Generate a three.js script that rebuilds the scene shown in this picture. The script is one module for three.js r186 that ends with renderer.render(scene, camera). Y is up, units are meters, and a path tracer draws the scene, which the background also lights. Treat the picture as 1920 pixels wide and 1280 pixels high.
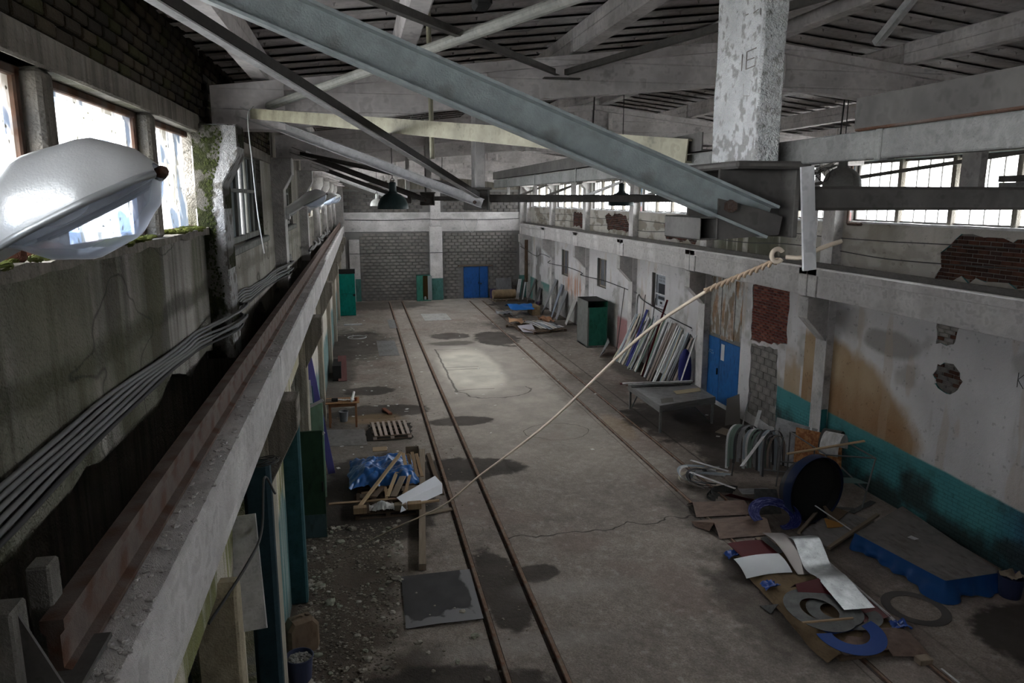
import * as THREE from 'three';
import { mergeGeometries } from 'three/addons/utils/BufferGeometryUtils.js';

// ---------- camera, sky, exposure ----------
const scene = new THREE.Scene();
const camera = new THREE.PerspectiveCamera(49.13, 1.5, 0.05, 400);
camera.position.set(0, 6.3, 0);
camera.rotation.order = 'YXZ';
camera.rotation.set(-0.18914, -0.20071, 0);
const renderer = new THREE.WebGLRenderer({ antialias: true });
renderer.toneMapping = THREE.LinearToneMapping;
renderer.toneMappingExposure = 2.55;
renderer.shadowMap.enabled = true;
const SKY = 9.0;
{ // overcast sky: slightly brighter to the zenith
  const w = 32, h = 16, d = new Float32Array(w * h * 4);
  for (let j = 0; j < h; j++) for (let i = 0; i < w; i++) {
    const e = Math.max(0, Math.sin(((j + 0.5) / h - 0.5) * Math.PI)), l = SKY * (0.8 + 0.35 * e);
    d.set([l * 1.0, l * 0.985, l * 0.985, 1], (j * w + i) * 4);
  }
  const t = new THREE.DataTexture(d, w, h, THREE.RGBAFormat, THREE.FloatType);
  t.mapping = THREE.EquirectangularReflectionMapping; t.magFilter = THREE.LinearFilter; t.needsUpdate = true;
  scene.background = t;
}

// ---------- random and noise ----------
let rs = 12345;
const rnd = () => { rs = (rs + 0x6d2b79f5) | 0; let t = Math.imul(rs ^ (rs >>> 15), 1 | rs); t = (t + Math.imul(t ^ (t >>> 7), 61 | t)) ^ t; return ((t ^ (t >>> 14)) >>> 0) / 4294967296; };
const R = (a, b) => a + (b - a) * rnd();
const pick = (a) => a[Math.floor(rnd() * a.length)];
const LAT = new Float32Array(65536); for (let i = 0; i < 65536; i++) LAT[i] = rnd();
const vn = (x, y, px = 256, py = 256) => {
  const xi = Math.floor(x), yi = Math.floor(y), fx = x - xi, fy = y - yi, u = fx * fx * (3 - 2 * fx), v = fy * fy * (3 - 2 * fy);
  const x0 = ((xi % px) + px) % px, x1 = (x0 + 1) % px, y0 = (((yi % py) + py) % py), y1 = (y0 + 1) % py;
  const a = LAT[(y0 & 255) * 256 + (x0 & 255)], b = LAT[(y0 & 255) * 256 + (x1 & 255)], c = LAT[(y1 & 255) * 256 + (x0 & 255)], d = LAT[(y1 & 255) * 256 + (x1 & 255)];
  return a + (b - a) * u + (c - a) * v + (a - b - c + d) * u * v;
};
const fb = (x, y, o = 4, px = 256, py = 256) => { let s = 0, a = 0.5, n = 0; for (let i = 0; i < o; i++) { s += a * vn(x, y, px, py); n += a; x *= 2; y *= 2; px *= 2; py *= 2; a *= 0.5; } return s / n; };
const sm = (a, b, x) => { const t = Math.min(1, Math.max(0, (x - a) / (b - a))); return t * t * (3 - 2 * t); };
const mx = (a, b, t) => [a[0] + (b[0] - a[0]) * t, a[1] + (b[1] - a[1]) * t, a[2] + (b[2] - a[2]) * t];
const mul = (a, k) => [a[0] * k, a[1] * k, a[2] * k];

// ---------- textures ----------
const enc = (x) => 255 * (x <= 0.0031308 ? 12.92 * x : 1.055 * Math.pow(x, 1 / 2.4) - 0.055);
const LUT = new Uint8Array(4097); for (let i = 0; i <= 4096; i++) LUT[i] = Math.round(enc(i / 4096));
const e8 = (x) => LUT[Math.max(0, Math.min(4096, (x * 4096) | 0))];
function colorTex(w, h, f) { // f(u, v) -> linear rgb
  const d = new Uint8Array(w * h * 4);
  for (let j = 0, o = 0; j < h; j++) for (let i = 0; i < w; i++, o += 4) { const c = f((i + 0.5) / w, (j + 0.5) / h); d[o] = e8(c[0]); d[o + 1] = e8(c[1]); d[o + 2] = e8(c[2]); d[o + 3] = 255; }
  const t = new THREE.DataTexture(d, w, h); t.colorSpace = THREE.SRGBColorSpace; t.magFilter = THREE.LinearFilter; t.wrapS = t.wrapT = THREE.RepeatWrapping; t.needsUpdate = true; return t;
}
function grayTex(w, h, f) {
  const d = new Uint8Array(w * h * 4);
  for (let j = 0, o = 0; j < h; j++) for (let i = 0; i < w; i++, o += 4) { const c = Math.max(0, Math.min(255, f((i + 0.5) / w, (j + 0.5) / h) * 255)); d[o] = d[o + 1] = d[o + 2] = c; d[o + 3] = 255; }
  const t = new THREE.DataTexture(d, w, h); t.magFilter = THREE.LinearFilter; t.wrapS = t.wrapT = THREE.RepeatWrapping; t.needsUpdate = true; return t;
}
const rep = (t, sx, sy = sx, ox = 0, oy = 0) => { const c = t.clone(); c.repeat.set(1 / sx, 1 / sy); c.offset.set(ox, oy); c.needsUpdate = true; return c; };
// plain wear textures, tile 1 x 1, multiplied with each material's colour
const tGrunge = colorTex(512, 512, (u, v) => { const a = fb(u * 6, v * 6, 5, 6, 6), b = fb(u * 24, v * 24, 3, 24, 24); const g = 0.5 + 0.62 * a * (0.55 + 0.7 * b) - 0.25 * sm(0.58, 0.8, b); return [g, g * 0.985, g * 0.96]; });
const tStreak = colorTex(512, 512, (u, v) => { const a = fb(u * 40, v * 3, 4, 40, 3), b = fb(u * 8, v * 6, 4, 8, 8); const g = 0.4 + 0.75 * a * (0.5 + b) ; return [g, g * 0.98, g * 0.94]; });
const tWood = colorTex(256, 512, (u, v) => { const w = fb(u * 4, v * 2, 3, 4, 2), g = 0.65 + 0.5 * fb(u * 48 + w * 6, v * 3, 3, 48, 3) * (0.7 + 0.5 * w); return [g, g * 0.97, g * 0.92]; });
const tRust = colorTex(256, 256, (u, v) => { const a = fb(u * 8, v * 8, 5, 8, 8), b = fb(u * 5 + 0.5, v * 5, 4, 5, 5); return mx([0.9, 0.92, 0.95], [0.5, 0.27, 0.16], sm(0.35, 0.75, b * 0.6 + a * 0.4)).map((c) => c * (0.6 + 0.6 * a)); });
const tWorn = colorTex(512, 512, (u, v) => { const a = fb(u * 10, v * 10, 5, 10, 10), b = fb(u * 14 + 0.3, v * 5, 5, 14, 5); return mx([1, 1, 1], [0.45, 0.4, 0.36], sm(0.5, 0.85, b * 0.75 + a * 0.25) * 0.7).map((c) => c * (0.7 + 0.45 * a)); });
const tBump = grayTex(512, 512, (u, v) => 0.6 * fb(u * 20, v * 20, 5, 20, 20) + 0.4 * fb(u * 90, v * 90, 2, 90, 90));
const tBoard = grayTex(512, 512, (u, v) => { const b = v * 6, f = b - Math.floor(b); return 0.5 + 0.25 * fb(u * 4, v * 60, 3, 4, 60) - 0.5 * (1 - sm(0.0, 0.05, Math.min(f, 1 - f))) + 0.06 * Math.floor(b) % 2; });

// ---------- materials ----------
const lin = (c) => (Array.isArray(c) ? new THREE.Color().setRGB(...c) : new THREE.Color(c));
function mat(color, rough = 0.85, o = {}) {
  const m = new THREE.MeshPhysicalMaterial({ color: lin(color), roughness: rough, metalness: o.metal || 0 });
  if (o.map) m.map = o.map;
  if (o.bump) { m.bumpMap = o.bump; m.bumpScale = o.bs ?? 0.004; }
  if (o.trans) { m.transmission = o.trans; m.thickness = o.thick || 0; m.ior = o.ior || 1.45; }
  if (o.coat) { m.clearcoat = o.coat; m.clearcoatRoughness = 0.3; }
  if (o.spec !== undefined || (!o.trans && !o.metal && !o.coat)) m.specularIntensity = o.spec ?? 0.4;
  m.side = THREE.DoubleSide;
  return m;
}
const gr2 = rep(tGrunge, 2), gr1 = rep(tGrunge, 0.8), stk = rep(tStreak, 1.6, 2.2), wd = rep(tWood, 0.25, 1.2), ru1 = rep(tRust, 0.7), wo1 = rep(tWorn, 1.2), bm1 = rep(tBump, 1), bm3 = rep(tBump, 0.35);
const M = {
  conc: mat([0.56, 0.55, 0.55], 0.92, { map: gr2, bump: bm1, bs: 0.012 }),
  concW: mat([0.72, 0.71, 0.72], 0.92, { map: rep(tGrunge, 3.1, 2.6), bump: bm3, bs: 0.012 }),
  concDark: mat([0.25, 0.235, 0.21], 0.95, { map: stk, bump: bm1, bs: 0.02 }),
  rafter: mat([0.86, 0.83, 0.85], 0.92, { map: gr2, bump: rep(tBoard, 1.2), bs: 0.01 }),
  sheet: mat([0.42, 0.40, 0.41], 0.95, { map: gr1, bump: bm1, bs: 0.006 }),
  teal: mat([0.33, 0.375, 0.375], 0.4, { map: rep(tWorn, 0.7, 0.35), metal: 0.1, bump: bm3, bs: 0.002 }),
  steelPale: mat([0.62, 0.63, 0.65], 0.55, { map: gr1 }),
  steelYel: mat([0.4, 0.38, 0.28], 0.6, { map: gr1, metal: 0.15 }),
  steelDark: mat([0.125, 0.12, 0.115], 0.7, { map: gr1 }),
  rust: mat([0.17, 0.13, 0.11], 0.75, { map: ru1, metal: 0.3, bump: bm3, bs: 0.003 }),
  railf: mat([0.33, 0.26, 0.2], 0.6, { map: ru1, metal: 0.4 }),
  black: mat([0.02, 0.02, 0.02], 0.9),
  wood: mat([0.36, 0.26, 0.17], 0.85, { map: wd }),
  woodGray: mat([0.27, 0.225, 0.18], 0.9, { map: wd }),
  woodPale: mat([0.52, 0.40, 0.26], 0.8, { map: wd }),
  woodDark: mat([0.16, 0.12, 0.09], 0.85, { map: wd }),
  white: mat([0.74, 0.76, 0.79], 0.5, { map: gr1 }),
  galv: mat([0.5, 0.53, 0.55], 0.38, { map: gr1, metal: 0.75 }),
  cable: mat([0.2, 0.2, 0.2], 0.7),
  cableDark: mat([0.06, 0.06, 0.06], 0.7),
  rope: mat([0.62, 0.53, 0.42], 0.9),
  plasterW: mat([0.52, 0.51, 0.51], 0.95, { map: gr2, bump: bm1, bs: 0.01 }),
  mortar: mat([0.16, 0.15, 0.14], 0.95, { bump: bm1, bs: 0.01 }),
};

// ---------- geometry ----------
const V = (x, y, z) => new THREE.Vector3(x, y, z);
function geoFrom(pos, uv, idx) {
  const g = new THREE.BufferGeometry(); g.setAttribute('position', new THREE.Float32BufferAttribute(pos, 3)); g.setAttribute('uv', new THREE.Float32BufferAttribute(uv, 2));
  if (idx) g.setIndex(idx); g.computeVertexNormals(); return g;
}
// flat-shaded polygons with uv in metres by dominant axis
function polys(list, center) {
  const pos = [], uv = [], n = V(), a = V(), b = V(), c = V();
  for (const f of list) for (let i = 1; i + 1 < f.length; i++) {
    let t = [f[0], f[i], f[i + 1]];
    a.set(...t[0]); b.set(...t[1]); c.set(...t[2]); n.crossVectors(b.clone().sub(a), c.clone().sub(a));
    if (center && n.dot(a.clone().add(b).add(c).divideScalar(3).sub(center)) < 0) { t = [t[0], t[2], t[1]]; n.negate(); }
    const ax = Math.abs(n.x), ay = Math.abs(n.y), az = Math.abs(n.z);
    for (const p of t) { pos.push(...p); ax >= ay && ax >= az ? uv.push(p[2], p[1]) : ay >= az ? uv.push(p[0], p[2]) : uv.push(p[0], p[1]); }
  }
  return geoFrom(pos, uv);
}
const O = V(0, 0, 0);
// box with chamfered edges, centred
function cbox(w, h, d, c = 0.01) {
  c = Math.min(c, w / 2.5, h / 2.5, d / 2.5);
  const W = w / 2, H = h / 2, D = d / 2, L = [], S = [-1, 1];
  const ax = (x, y, z) => [x * W, y * (H - c), z * (D - c)], ay = (x, y, z) => [x * (W - c), y * H, z * (D - c)], az = (x, y, z) => [x * (W - c), y * (H - c), z * D];
  for (const s of S) { L.push([ax(s, -1, -1), ax(s, 1, -1), ax(s, 1, 1), ax(s, -1, 1)], [ay(-1, s, -1), ay(1, s, -1), ay(1, s, 1), ay(-1, s, 1)], [az(-1, -1, s), az(1, -1, s), az(1, 1, s), az(-1, 1, s)]); }
  for (const s of S) for (const t of S) {
    L.push([ax(s, t, -1), ax(s, t, 1), ay(s, t, 1), ay(s, t, -1)], [ax(s, -1, t), ax(s, 1, t), az(s, 1, t), az(s, -1, t)], [ay(-1, s, t), ay(1, s, t), az(1, s, t), az(-1, s, t)]);
    for (const r of S) L.push([ax(s, t, r), ay(s, t, r), az(s, t, r)]);
  }
  return polys(L, O);
}
const box = (w, h, d, x, y, z, c = 0.008) => cbox(w, h, d, c).translate(x, y, z);
// box given by its ranges
const rbox = (x0, x1, y0, y1, z0, z1, c = 0.008) => box(Math.abs(x1 - x0), Math.abs(y1 - y0), Math.abs(z1 - z0), (x0 + x1) / 2, (y0 + y1) / 2, (z0 + z1) / 2, c);
function frameOf(a, b, roll = 0) {
  const dir = V(...b).sub(V(...a)), len = dir.length(); dir.normalize();
  const up = Math.abs(dir.y) > 0.95 ? V(0, 0, -1) : V(0, 1, 0), x = V().crossVectors(up, dir).normalize(), y = V().crossVectors(dir, x);
  const m = new THREE.Matrix4().makeBasis(x, y, dir).multiply(new THREE.Matrix4().makeRotationZ(roll)); m.setPosition(...a); return [m, len];
}
// prism: 2D outline (x across, y up) swept from a to b
function prism(outline, a, b, roll = 0) {
  const [m, len] = frameOf(a, b, roll), v2 = outline.map((p) => new THREE.Vector2(...p)); if (THREE.ShapeUtils.isClockWise(v2)) { v2.reverse(); outline = outline.slice().reverse(); }
  const pos = [], uv = []; let s = 0;
  for (let i = 0; i < outline.length; i++) {
    const p = outline[i], q = outline[(i + 1) % outline.length], l = Math.hypot(q[0] - p[0], q[1] - p[1]);
    pos.push(p[0], p[1], 0, q[0], q[1], 0, q[0], q[1], len, p[0], p[1], 0, q[0], q[1], len, p[0], p[1], len);
    uv.push(s, 0, s + l, 0, s + l, len, s, 0, s + l, len, s, len); s += l;
  }
  for (const t of THREE.ShapeUtils.triangulateShape(v2, [])) { const [p, q, r] = t.map((k) => outline[k]); pos.push(p[0], p[1], len, q[0], q[1], len, r[0], r[1], len, p[0], p[1], 0, r[0], r[1], 0, q[0], q[1], 0); uv.push(...p, ...q, ...r, ...p, ...r, ...q); }
  return geoFrom(pos, uv).applyMatrix4(m);
}
const rect = (w, h, c = 0) => c ? [[-w / 2 + c, -h / 2], [w / 2 - c, -h / 2], [w / 2, -h / 2 + c], [w / 2, h / 2 - c], [w / 2 - c, h / 2], [-w / 2 + c, h / 2], [-w / 2, h / 2 - c], [-w / 2, -h / 2 + c]] : [[-w / 2, -h / 2], [w / 2, -h / 2], [w / 2, h / 2], [-w / 2, h / 2]];
const bar = (a, b, w, h, roll = 0, c = 0.006) => prism(rect(w, h, Math.min(c, w / 3, h / 3)), a, b, roll);
const chan = (w, h, t = 0.008) => [[-w / 2, -h / 2], [w / 2, -h / 2], [w / 2, -h / 2 + t], [-w / 2 + t, -h / 2 + t], [-w / 2 + t, h / 2 - t], [w / 2, h / 2 - t], [w / 2, h / 2], [-w / 2, h / 2]];
const ang = (w, h, t = 0.006) => [[-w / 2, -h / 2], [w / 2, -h / 2], [w / 2, -h / 2 + t], [-w / 2 + t, -h / 2 + t], [-w / 2 + t, h / 2], [-w / 2, h / 2]];
const ibeam = (w, h, t = 0.012) => [[-w / 2, -h / 2], [w / 2, -h / 2], [w / 2, -h / 2 + t], [t / 2, -h / 2 + t], [t / 2, h / 2 - t], [w / 2, h / 2 - t], [w / 2, h / 2], [-w / 2, h / 2], [-w / 2, h / 2 - t], [-t / 2, h / 2 - t], [-t / 2, -h / 2 + t], [-w / 2, -h / 2 + t]];
function cyl(a, b, r0, r1 = r0, n = 10) { const [m, len] = frameOf(a, b); const g = new THREE.CylinderGeometry(r1, r0, len, n).rotateX(Math.PI / 2).translate(0, 0, len / 2).applyMatrix4(m); return g.toNonIndexed(); }
function tube(pts, r, seg = 24, n = 6) { const c = new THREE.CatmullRomCurve3(pts.map((p) => V(...p))); return new THREE.TubeGeometry(c, seg, r, n).toNonIndexed(); }
const lathe = (pts, n = 20) => new THREE.LatheGeometry(pts.map((p) => new THREE.Vector2(...p)), n).toNonIndexed();
// grid surface with thickness: f(u, v) -> [x, y, z]; a closed shell t thick
function shell(nu, nv, f, t = 0.004, su = 1, sv = 1) {
  const P = [], N = []; const e = 1e-3;
  for (let j = 0; j <= nv; j++) for (let i = 0; i <= nu; i++) {
    const u = i / nu, v = j / nv, p = V(...f(u, v)), pu = V(...f(Math.min(1, u + e), v)).sub(V(...f(Math.max(0, u - e), v))), pv = V(...f(u, Math.min(1, v + e))).sub(V(...f(u, Math.max(0, v - e))));
    P.push(p); N.push(pu.cross(pv).normalize());
  }
  const pos = [], uv = [], idx = [], W = nu + 1, K = W * (nv + 1);
  for (const s of [0.5, -0.5]) for (let k = 0; k < K; k++) { pos.push(P[k].x + N[k].x * t * s, P[k].y + N[k].y * t * s, P[k].z + N[k].z * t * s); uv.push((k % W) / nu * su, Math.floor(k / W) / nv * sv); }
  for (let j = 0; j < nv; j++) for (let i = 0; i < nu; i++) { const a = j * W + i, b = a + 1, c = a + W, d = c + 1; idx.push(a, b, d, a, d, c, K + a, K + d, K + b, K + a, K + c, K + d); }
  const rim = []; for (let i = 0; i < nu; i++) rim.push([i, i + 1]); for (let j = 0; j < nv; j++) rim.push([j * W + nu, (j + 1) * W + nu]); for (let i = nu; i > 0; i--) rim.push([nv * W + i, nv * W + i - 1]); for (let j = nv; j > 0; j--) rim.push([j * W, (j - 1) * W]);
  for (const [a, b] of rim) idx.push(a, K + a, K + b, a, K + b, b);
  return geoFrom(pos, uv, idx).toNonIndexed();
}
// flat ribbon along a curve; side = width direction (vector or function of t)
function ribbon(pts, w, t, side = [0, 0, 1], seg = 24) {
  const c = new THREE.CatmullRomCurve3(pts.map((p) => V(...p))), L = c.getLength();
  return shell(seg, 1, (u, v) => { const p = c.getPoint(u), s = typeof side === 'function' ? side(u) : side, k = (v - 0.5) * w; return [p.x + s[0] * k, p.y + s[1] * k, p.z + s[2] * k]; }, t, L, w);
}
function shape2(pts, holes = []) { const s = new THREE.Shape(pts.map((p) => new THREE.Vector2(...p))); for (const h of holes) s.holes.push(new THREE.Path(h.map((p) => new THREE.Vector2(...p)))); return s; }
const slab = (pts, depth, holes = [], bevel = 0) => { const g = new THREE.ExtrudeGeometry(shape2(pts, holes), bevel ? { depth, bevelEnabled: true, bevelSize: bevel, bevelThickness: bevel, bevelSegments: 1, curveSegments: 24 } : { depth, bevelEnabled: false }); return g.index ? g.toNonIndexed() : g; };
const rc = (x0, x1, y0, y1) => [[x0, y0], [x1, y0], [x1, y1], [x0, y1]];
const merge = (l) => mergeGeometries(l.map((g) => { g = g.index ? g.toNonIndexed() : g; for (const k of Object.keys(g.attributes)) if (!['position', 'normal', 'uv'].includes(k)) g.deleteAttribute(k); return g; }));

// ---------- things ----------
const used = {};
const num = (n) => { used[n] = (used[n] ?? -1) + 1; return used[n] ? n + '_' + String(used[n]).padStart(3, '0') : n; };
function part(name, geo, m, parent, label) { const o = new THREE.Mesh(geo, m); o.name = name; o.castShadow = o.receiveShadow = true; if (label) o.userData.label = label; if (parent) parent.add(o); return o; }
// moves an object's origin to the middle of its base
function settle(o) {
  o.updateMatrixWorld(true); const b = new THREE.Box3().setFromObject(o), c = V((b.min.x + b.max.x) / 2, b.min.y, (b.min.z + b.max.z) / 2);
  if (o.isMesh) { o.geometry.translate(-c.x, -c.y, -c.z); } else for (const k of o.children) k.position.sub(c);
  o.position.add(c); return o;
}
function tag(o, label, category, group, kind) { if (label) o.userData.label = label; if (category) o.userData.category = category; if (group) o.userData.group = group; if (kind) o.userData.kind = kind; return o; }
// one-mesh thing in world coordinates
function one(name, geo, m, label, category, group) { const o = part(num(name), Array.isArray(geo) ? merge(geo) : geo, m); scene.add(o); settle(o); return tag(o, label, category, group); }
// thing with parts; parts = [name, geometry, material, label]
function thing(name, parts, label, category, group) {
  const o = new THREE.Group(); o.name = num(name); scene.add(o);
  for (const [n, g, m, l] of parts) part(n, Array.isArray(g) ? merge(g) : g, m, o, l);
  settle(o); return tag(o, label, category, group);
}
function struct(name, parts) {
  const o = new THREE.Group(); o.name = name.match(/^(wall|floor|ceil|window_|door_|trim|base)/) ? name : num(name); scene.add(o); o.userData.kind = 'structure';
  for (const [n, g, m, l] of parts) part(n, Array.isArray(g) ? merge(g) : g, m, o, l);
  return o;
}

// ---------- the setting ----------
const ZB = 5, ZF = -47.2, XL = -1.5, XR = 10.7, RIDGE = 4.6;
const TZ = [-2.4, -8.5, -14.7, -20.9, -27.1, -33.3, -39.5, -45.7];  // frames
const CR = [-2.6, -8.9, -15.4, -21.7, -28.1, -34.4, -40.8, -46.9];  // columns of the right wall
const CL = [-2.2, -8.15, -14.4, -20.7, -27, -33.2, -39.4, -45.6];   // columns of the left wall
const roofY = (x) => 8.42 - 0.113 * Math.abs(x - RIDGE);           // underside of the sheets
const rafTop = (x) => 8.1 - 0.113 * Math.abs(x - RIDGE);
const inPoly = (p, x, y) => { let c = false; for (let i = 0, j = p.length - 1; i < p.length; j = i++) { const [a, b] = p[i], [d, e] = p[j]; if ((b > y) !== (e > y) && x < ((d - a) * (y - b)) / (e - b) + a) c = !c; } return c; };
// ragged version of an outline
function jag(p, step = 0.12, amp = 0.035) {
  const o = []; for (let i = 0; i < p.length; i++) { const [a, b] = p[i], [c, d] = p[(i + 1) % p.length], n = Math.max(1, Math.round(Math.hypot(c - a, d - b) / step)); for (let k = 0; k < n; k++) o.push([a + (c - a) * k / n + R(-amp, amp), b + (d - b) * k / n + R(-amp, amp)]); } return o;
}
// courses of bricks; at(u, v) -> [x, y, z, turn]; the nearest limit bricks are parts of their own
function courses(parent, name, { u0, u1, v0, v1, w, h, d, gap = 0.012, inside = () => true, at, mats, limit = 0, amp = 0.006 }) {
  const shapes = [0, 1, 2].map((k) => [cbox((w - gap) * (1 - 0.03 * k), (h - gap) * (1 - 0.02 * k), d, 0.008), cbox(((w - gap) / 2) * (1 - 0.03 * k), h - gap, d, 0.008)]), spots = [];
  let row = 0;
  for (let v = v0 + h / 2; v < v1; v += h, row++) for (let u = u0 + (row % 2 ? 0 : w / 2); u < u1 + w / 2; u += w) if (inside(u, v)) { const [x, y, z, t] = at(u + R(-amp, amp), v + R(-amp, amp) * 0.5, R(-amp, amp)); spots.push([x, y, z, t, Math.hypot(x, y - 6.3, z), Math.floor(rnd() * 3), Math.floor(rnd() * mats.length), R(-0.02, 0.02)]); }
  spots.sort((a, b) => a[4] - b[4]);
  const rest = mats.map(() => []);
  spots.forEach((s, i) => {
    const g = shapes[s[5]][0];
    if (i < limit) { const o = part(num(name), g, mats[s[6]], parent); o.position.set(s[0], s[1], s[2]); o.rotation.set(0, s[3], s[7], 'YXZ'); } else rest[s[6]].push(g.clone().applyMatrix4(new THREE.Matrix4().makeRotationY(s[3]).setPosition(s[0], s[1], s[2])));
  });
  rest.forEach((l, i) => { if (l.length) part(num(name + '_courses'), merge(l), mats[i], parent).userData.kind = 'stuff'; });
  return Math.max(0, Math.min(limit, spots.length));
}

// -- floor
const ell = (x, z, cx, cz, rx, rz, n, soft = 0.25) => 1 - sm(1 - soft, 1 + soft, Math.hypot((x - cx) / rx, (z - cz) / rz) + (n - 0.5) * 0.7);
const PATCH = [[3.05, -31], [4.95, -30.3], [4.6, -24.2], [2.95, -24]];
function floorAt(x, z) {
  const n1 = fb(x * 0.35 + 9, z * 0.35 + 40, 5), n2 = fb(x * 1.7, z * 1.7 + 80, 5), n3 = fb(x * 9 + 3, z * 9 + 200, 4), n4 = vn(x * 60, z * 60 + 400);
  let c = mul([0.262, 0.228, 0.2], 0.45 + 0.5 * n1 + 0.4 * n2 + 0.32 * n3);
  c = mul(c, 0.72 + 0.5 * n4 * (0.6 + 0.8 * n3)); if (n4 > 0.93) c = mul(c, 0.6);
  c = mx(c, [0.2, 0.14, 0.12], sm(0.56, 0.72, fb(x * 0.8 + 31, z * 0.8 + 11, 4)) * 0.35);
  c = mx(c, [0.4, 0.38, 0.35], sm(0.7, 0.8, n3) * 0.35);
  // pale lane with a glow of light painted in, and the pale poured patch
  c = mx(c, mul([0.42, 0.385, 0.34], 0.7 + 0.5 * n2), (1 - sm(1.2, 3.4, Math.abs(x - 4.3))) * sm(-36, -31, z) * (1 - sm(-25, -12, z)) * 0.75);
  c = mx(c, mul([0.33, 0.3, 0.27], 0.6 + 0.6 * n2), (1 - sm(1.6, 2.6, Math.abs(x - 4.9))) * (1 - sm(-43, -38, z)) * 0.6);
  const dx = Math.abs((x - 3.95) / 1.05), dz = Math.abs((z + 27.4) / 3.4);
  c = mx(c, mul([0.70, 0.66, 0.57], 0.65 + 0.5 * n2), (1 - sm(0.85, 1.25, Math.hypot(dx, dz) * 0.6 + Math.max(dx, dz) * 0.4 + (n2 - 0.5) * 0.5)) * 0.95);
  // left aisle: soil and grime
  c = mx(c, mul([0.085, 0.068, 0.052], 0.5 + n2), (1 - sm(0.1, 1.1, x + (n2 - 0.5) * 2.2)) * sm(-16.5, -13, z + n1) * 0.92);
  c = mx(c, mul([0.1, 0.085, 0.07], 0.6 + n2), (1 - sm(0.6, 1.6, x + (n1 - 0.5) * 1.5)) * sm(-23.5, -21.5, z) * (1 - sm(-13.5, -12.5, z)) * 0.55);
  for (const [a, b, rx, rz, k] of [[2.25, -16.75, 1.35, 0.75, 0.85], [2.1, -11.2, 0.42, 1.35, 0.85], [2.75, -11.5, 0.4, 0.32, 0.8], [0.4, -22, 1.5, 0.75, 0.8], [2.7, -20.6, 0.9, 0.45, 0.8], [4.0, -34.2, 0.95, 0.8, 0.75], [3.9, -32.4, 0.95, 0.5, 0.6], [6.0, -33.2, 1.0, 1.9, 0.85], [0.1, -24.6, 0.8, 0.6, 0.8], [-0.3, -33, 1.5, 3.5, 0.7], [9.3, -19.3, 1.9, 2.2, 0.8], [9.6, -16.5, 1.5, 1.8, 0.75], [10.0, -8.2, 1.4, 0.9, 0.9], [7.6, -13.4, 1.6, 1.2, 0.55], [6.1, -9.6, 0.75, 1.8, 0.6], [8, -11, 2.2, 1.3, 0.4], [0.5, -8.6, 1.8, 0.6, 0.8], [9.8, -43.5, 2.2, 2.5, 0.8], [1, -45, 3, 2, 0.6], [-0.9, -28, 0.6, 8, 0.55], [8.6, -36, 2.2, 3.2, 0.6], [10.2, -26, 1, 4, 0.6], [7.4, -23, 1.2, 3, 0.35], [0.2, -15.6, 1.3, 2.6, 0.75]])
    if (Math.abs(x - a) < rx * 1.7 && Math.abs(z - b) < rz * 1.7) c = mx(c, mul([0.055, 0.048, 0.042], 0.55 + 0.9 * n2), ell(x, z, a, b, rx, rz, n2 * 0.75 + n3 * 0.25, k > 0.74 ? 0.1 : 0.3) * Math.min(0.95, k * 1.08));
  // thin lime rims left by dried puddles
  for (const [a, b, rx, rz] of [[3.1, -10.9, 0.8, 0.3], [2.1, -9.5, 1.2, 0.25]]) c = mx(c, [0.4, 0.37, 0.35], ell(x, z, a, b, rx, rz, n2, 0.6) * 0.4);
  c = mx(c, [0.3, 0.2, 0.1], ell(x, z, 6.95, -19.2, 0.35, 1.2, n2) * 0.35 + ell(x, z, 0.2, -21.3, 0.9, 0.5, n2) * 0.5);
  // cracks and cast joints
  const cr = (d, w) => 1 - sm(w * 0.4, w, Math.abs(d)), wob = (fb(x * 2.2, z * 2.2 + 7, 3) - 0.5) * 0.35;
  let k = 0;
  if (x > 2.55 && x < 7) k = Math.max(k, cr(z + 12.95 + wob * 1.2 + 0.08 * (x - 4), 0.022));
  if (z < -23.9 && z > -31.2 && x > 2.9 && x < 3.15) k = Math.max(k, cr(x - 3.0 + wob * 0.25, 0.045) * 0.8);
  if (x > 2.95 && x < 4.3) for (const q of [-31, -27.6, -27.2, -24.1]) k = Math.max(k, cr(z - q + wob * 0.5, 0.05) * 0.6);
  k = Math.max(k, cr(Math.hypot((x - 4.3) / 1.25, (z + 24) / 1.1) - 1 + wob * 1.1, 0.03) * (z > -24.2 ? 0.8 : 0), cr(Math.hypot((x - 5.15) / 0.85, (z + 19.1) / 0.75) - 1 + wob * 0.9, 0.018) * 0.8);
  k = Math.max(k, cr(x - 6.5 - 0.1 * wob, 0.015) * 0.6, cr(x - 8.0 + 0.05 * wob, 0.03) * (z < -15 ? 0.8 : 0.3));
  k = Math.max(k, (x < 2.6 ? 1 : 0) * cr(fb(x * 0.9 + 50, z * 0.9, 3) - 0.5, 0.008) * 0.25);
  return mx(c, [0.03, 0.026, 0.022], k * 0.85);
}
function floorPiece(z0, z1, w, h) {
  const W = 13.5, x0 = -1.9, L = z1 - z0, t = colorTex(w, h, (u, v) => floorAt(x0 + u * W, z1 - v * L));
  const g = new THREE.PlaneGeometry(W, L, 1, 1).rotateX(-Math.PI / 2); // uv v = 0 at the near edge
  g.translate(x0 + W / 2, 0, (z0 + z1) / 2);
  const b = rep(tBump, W / 1.2 ? 1 / (W / 1.2) : 1, 1 / (L / 1.2));
  return [g, mat([1, 1, 1], 0.88, { map: t, bump: b, bs: 0.014 })];
}
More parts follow.
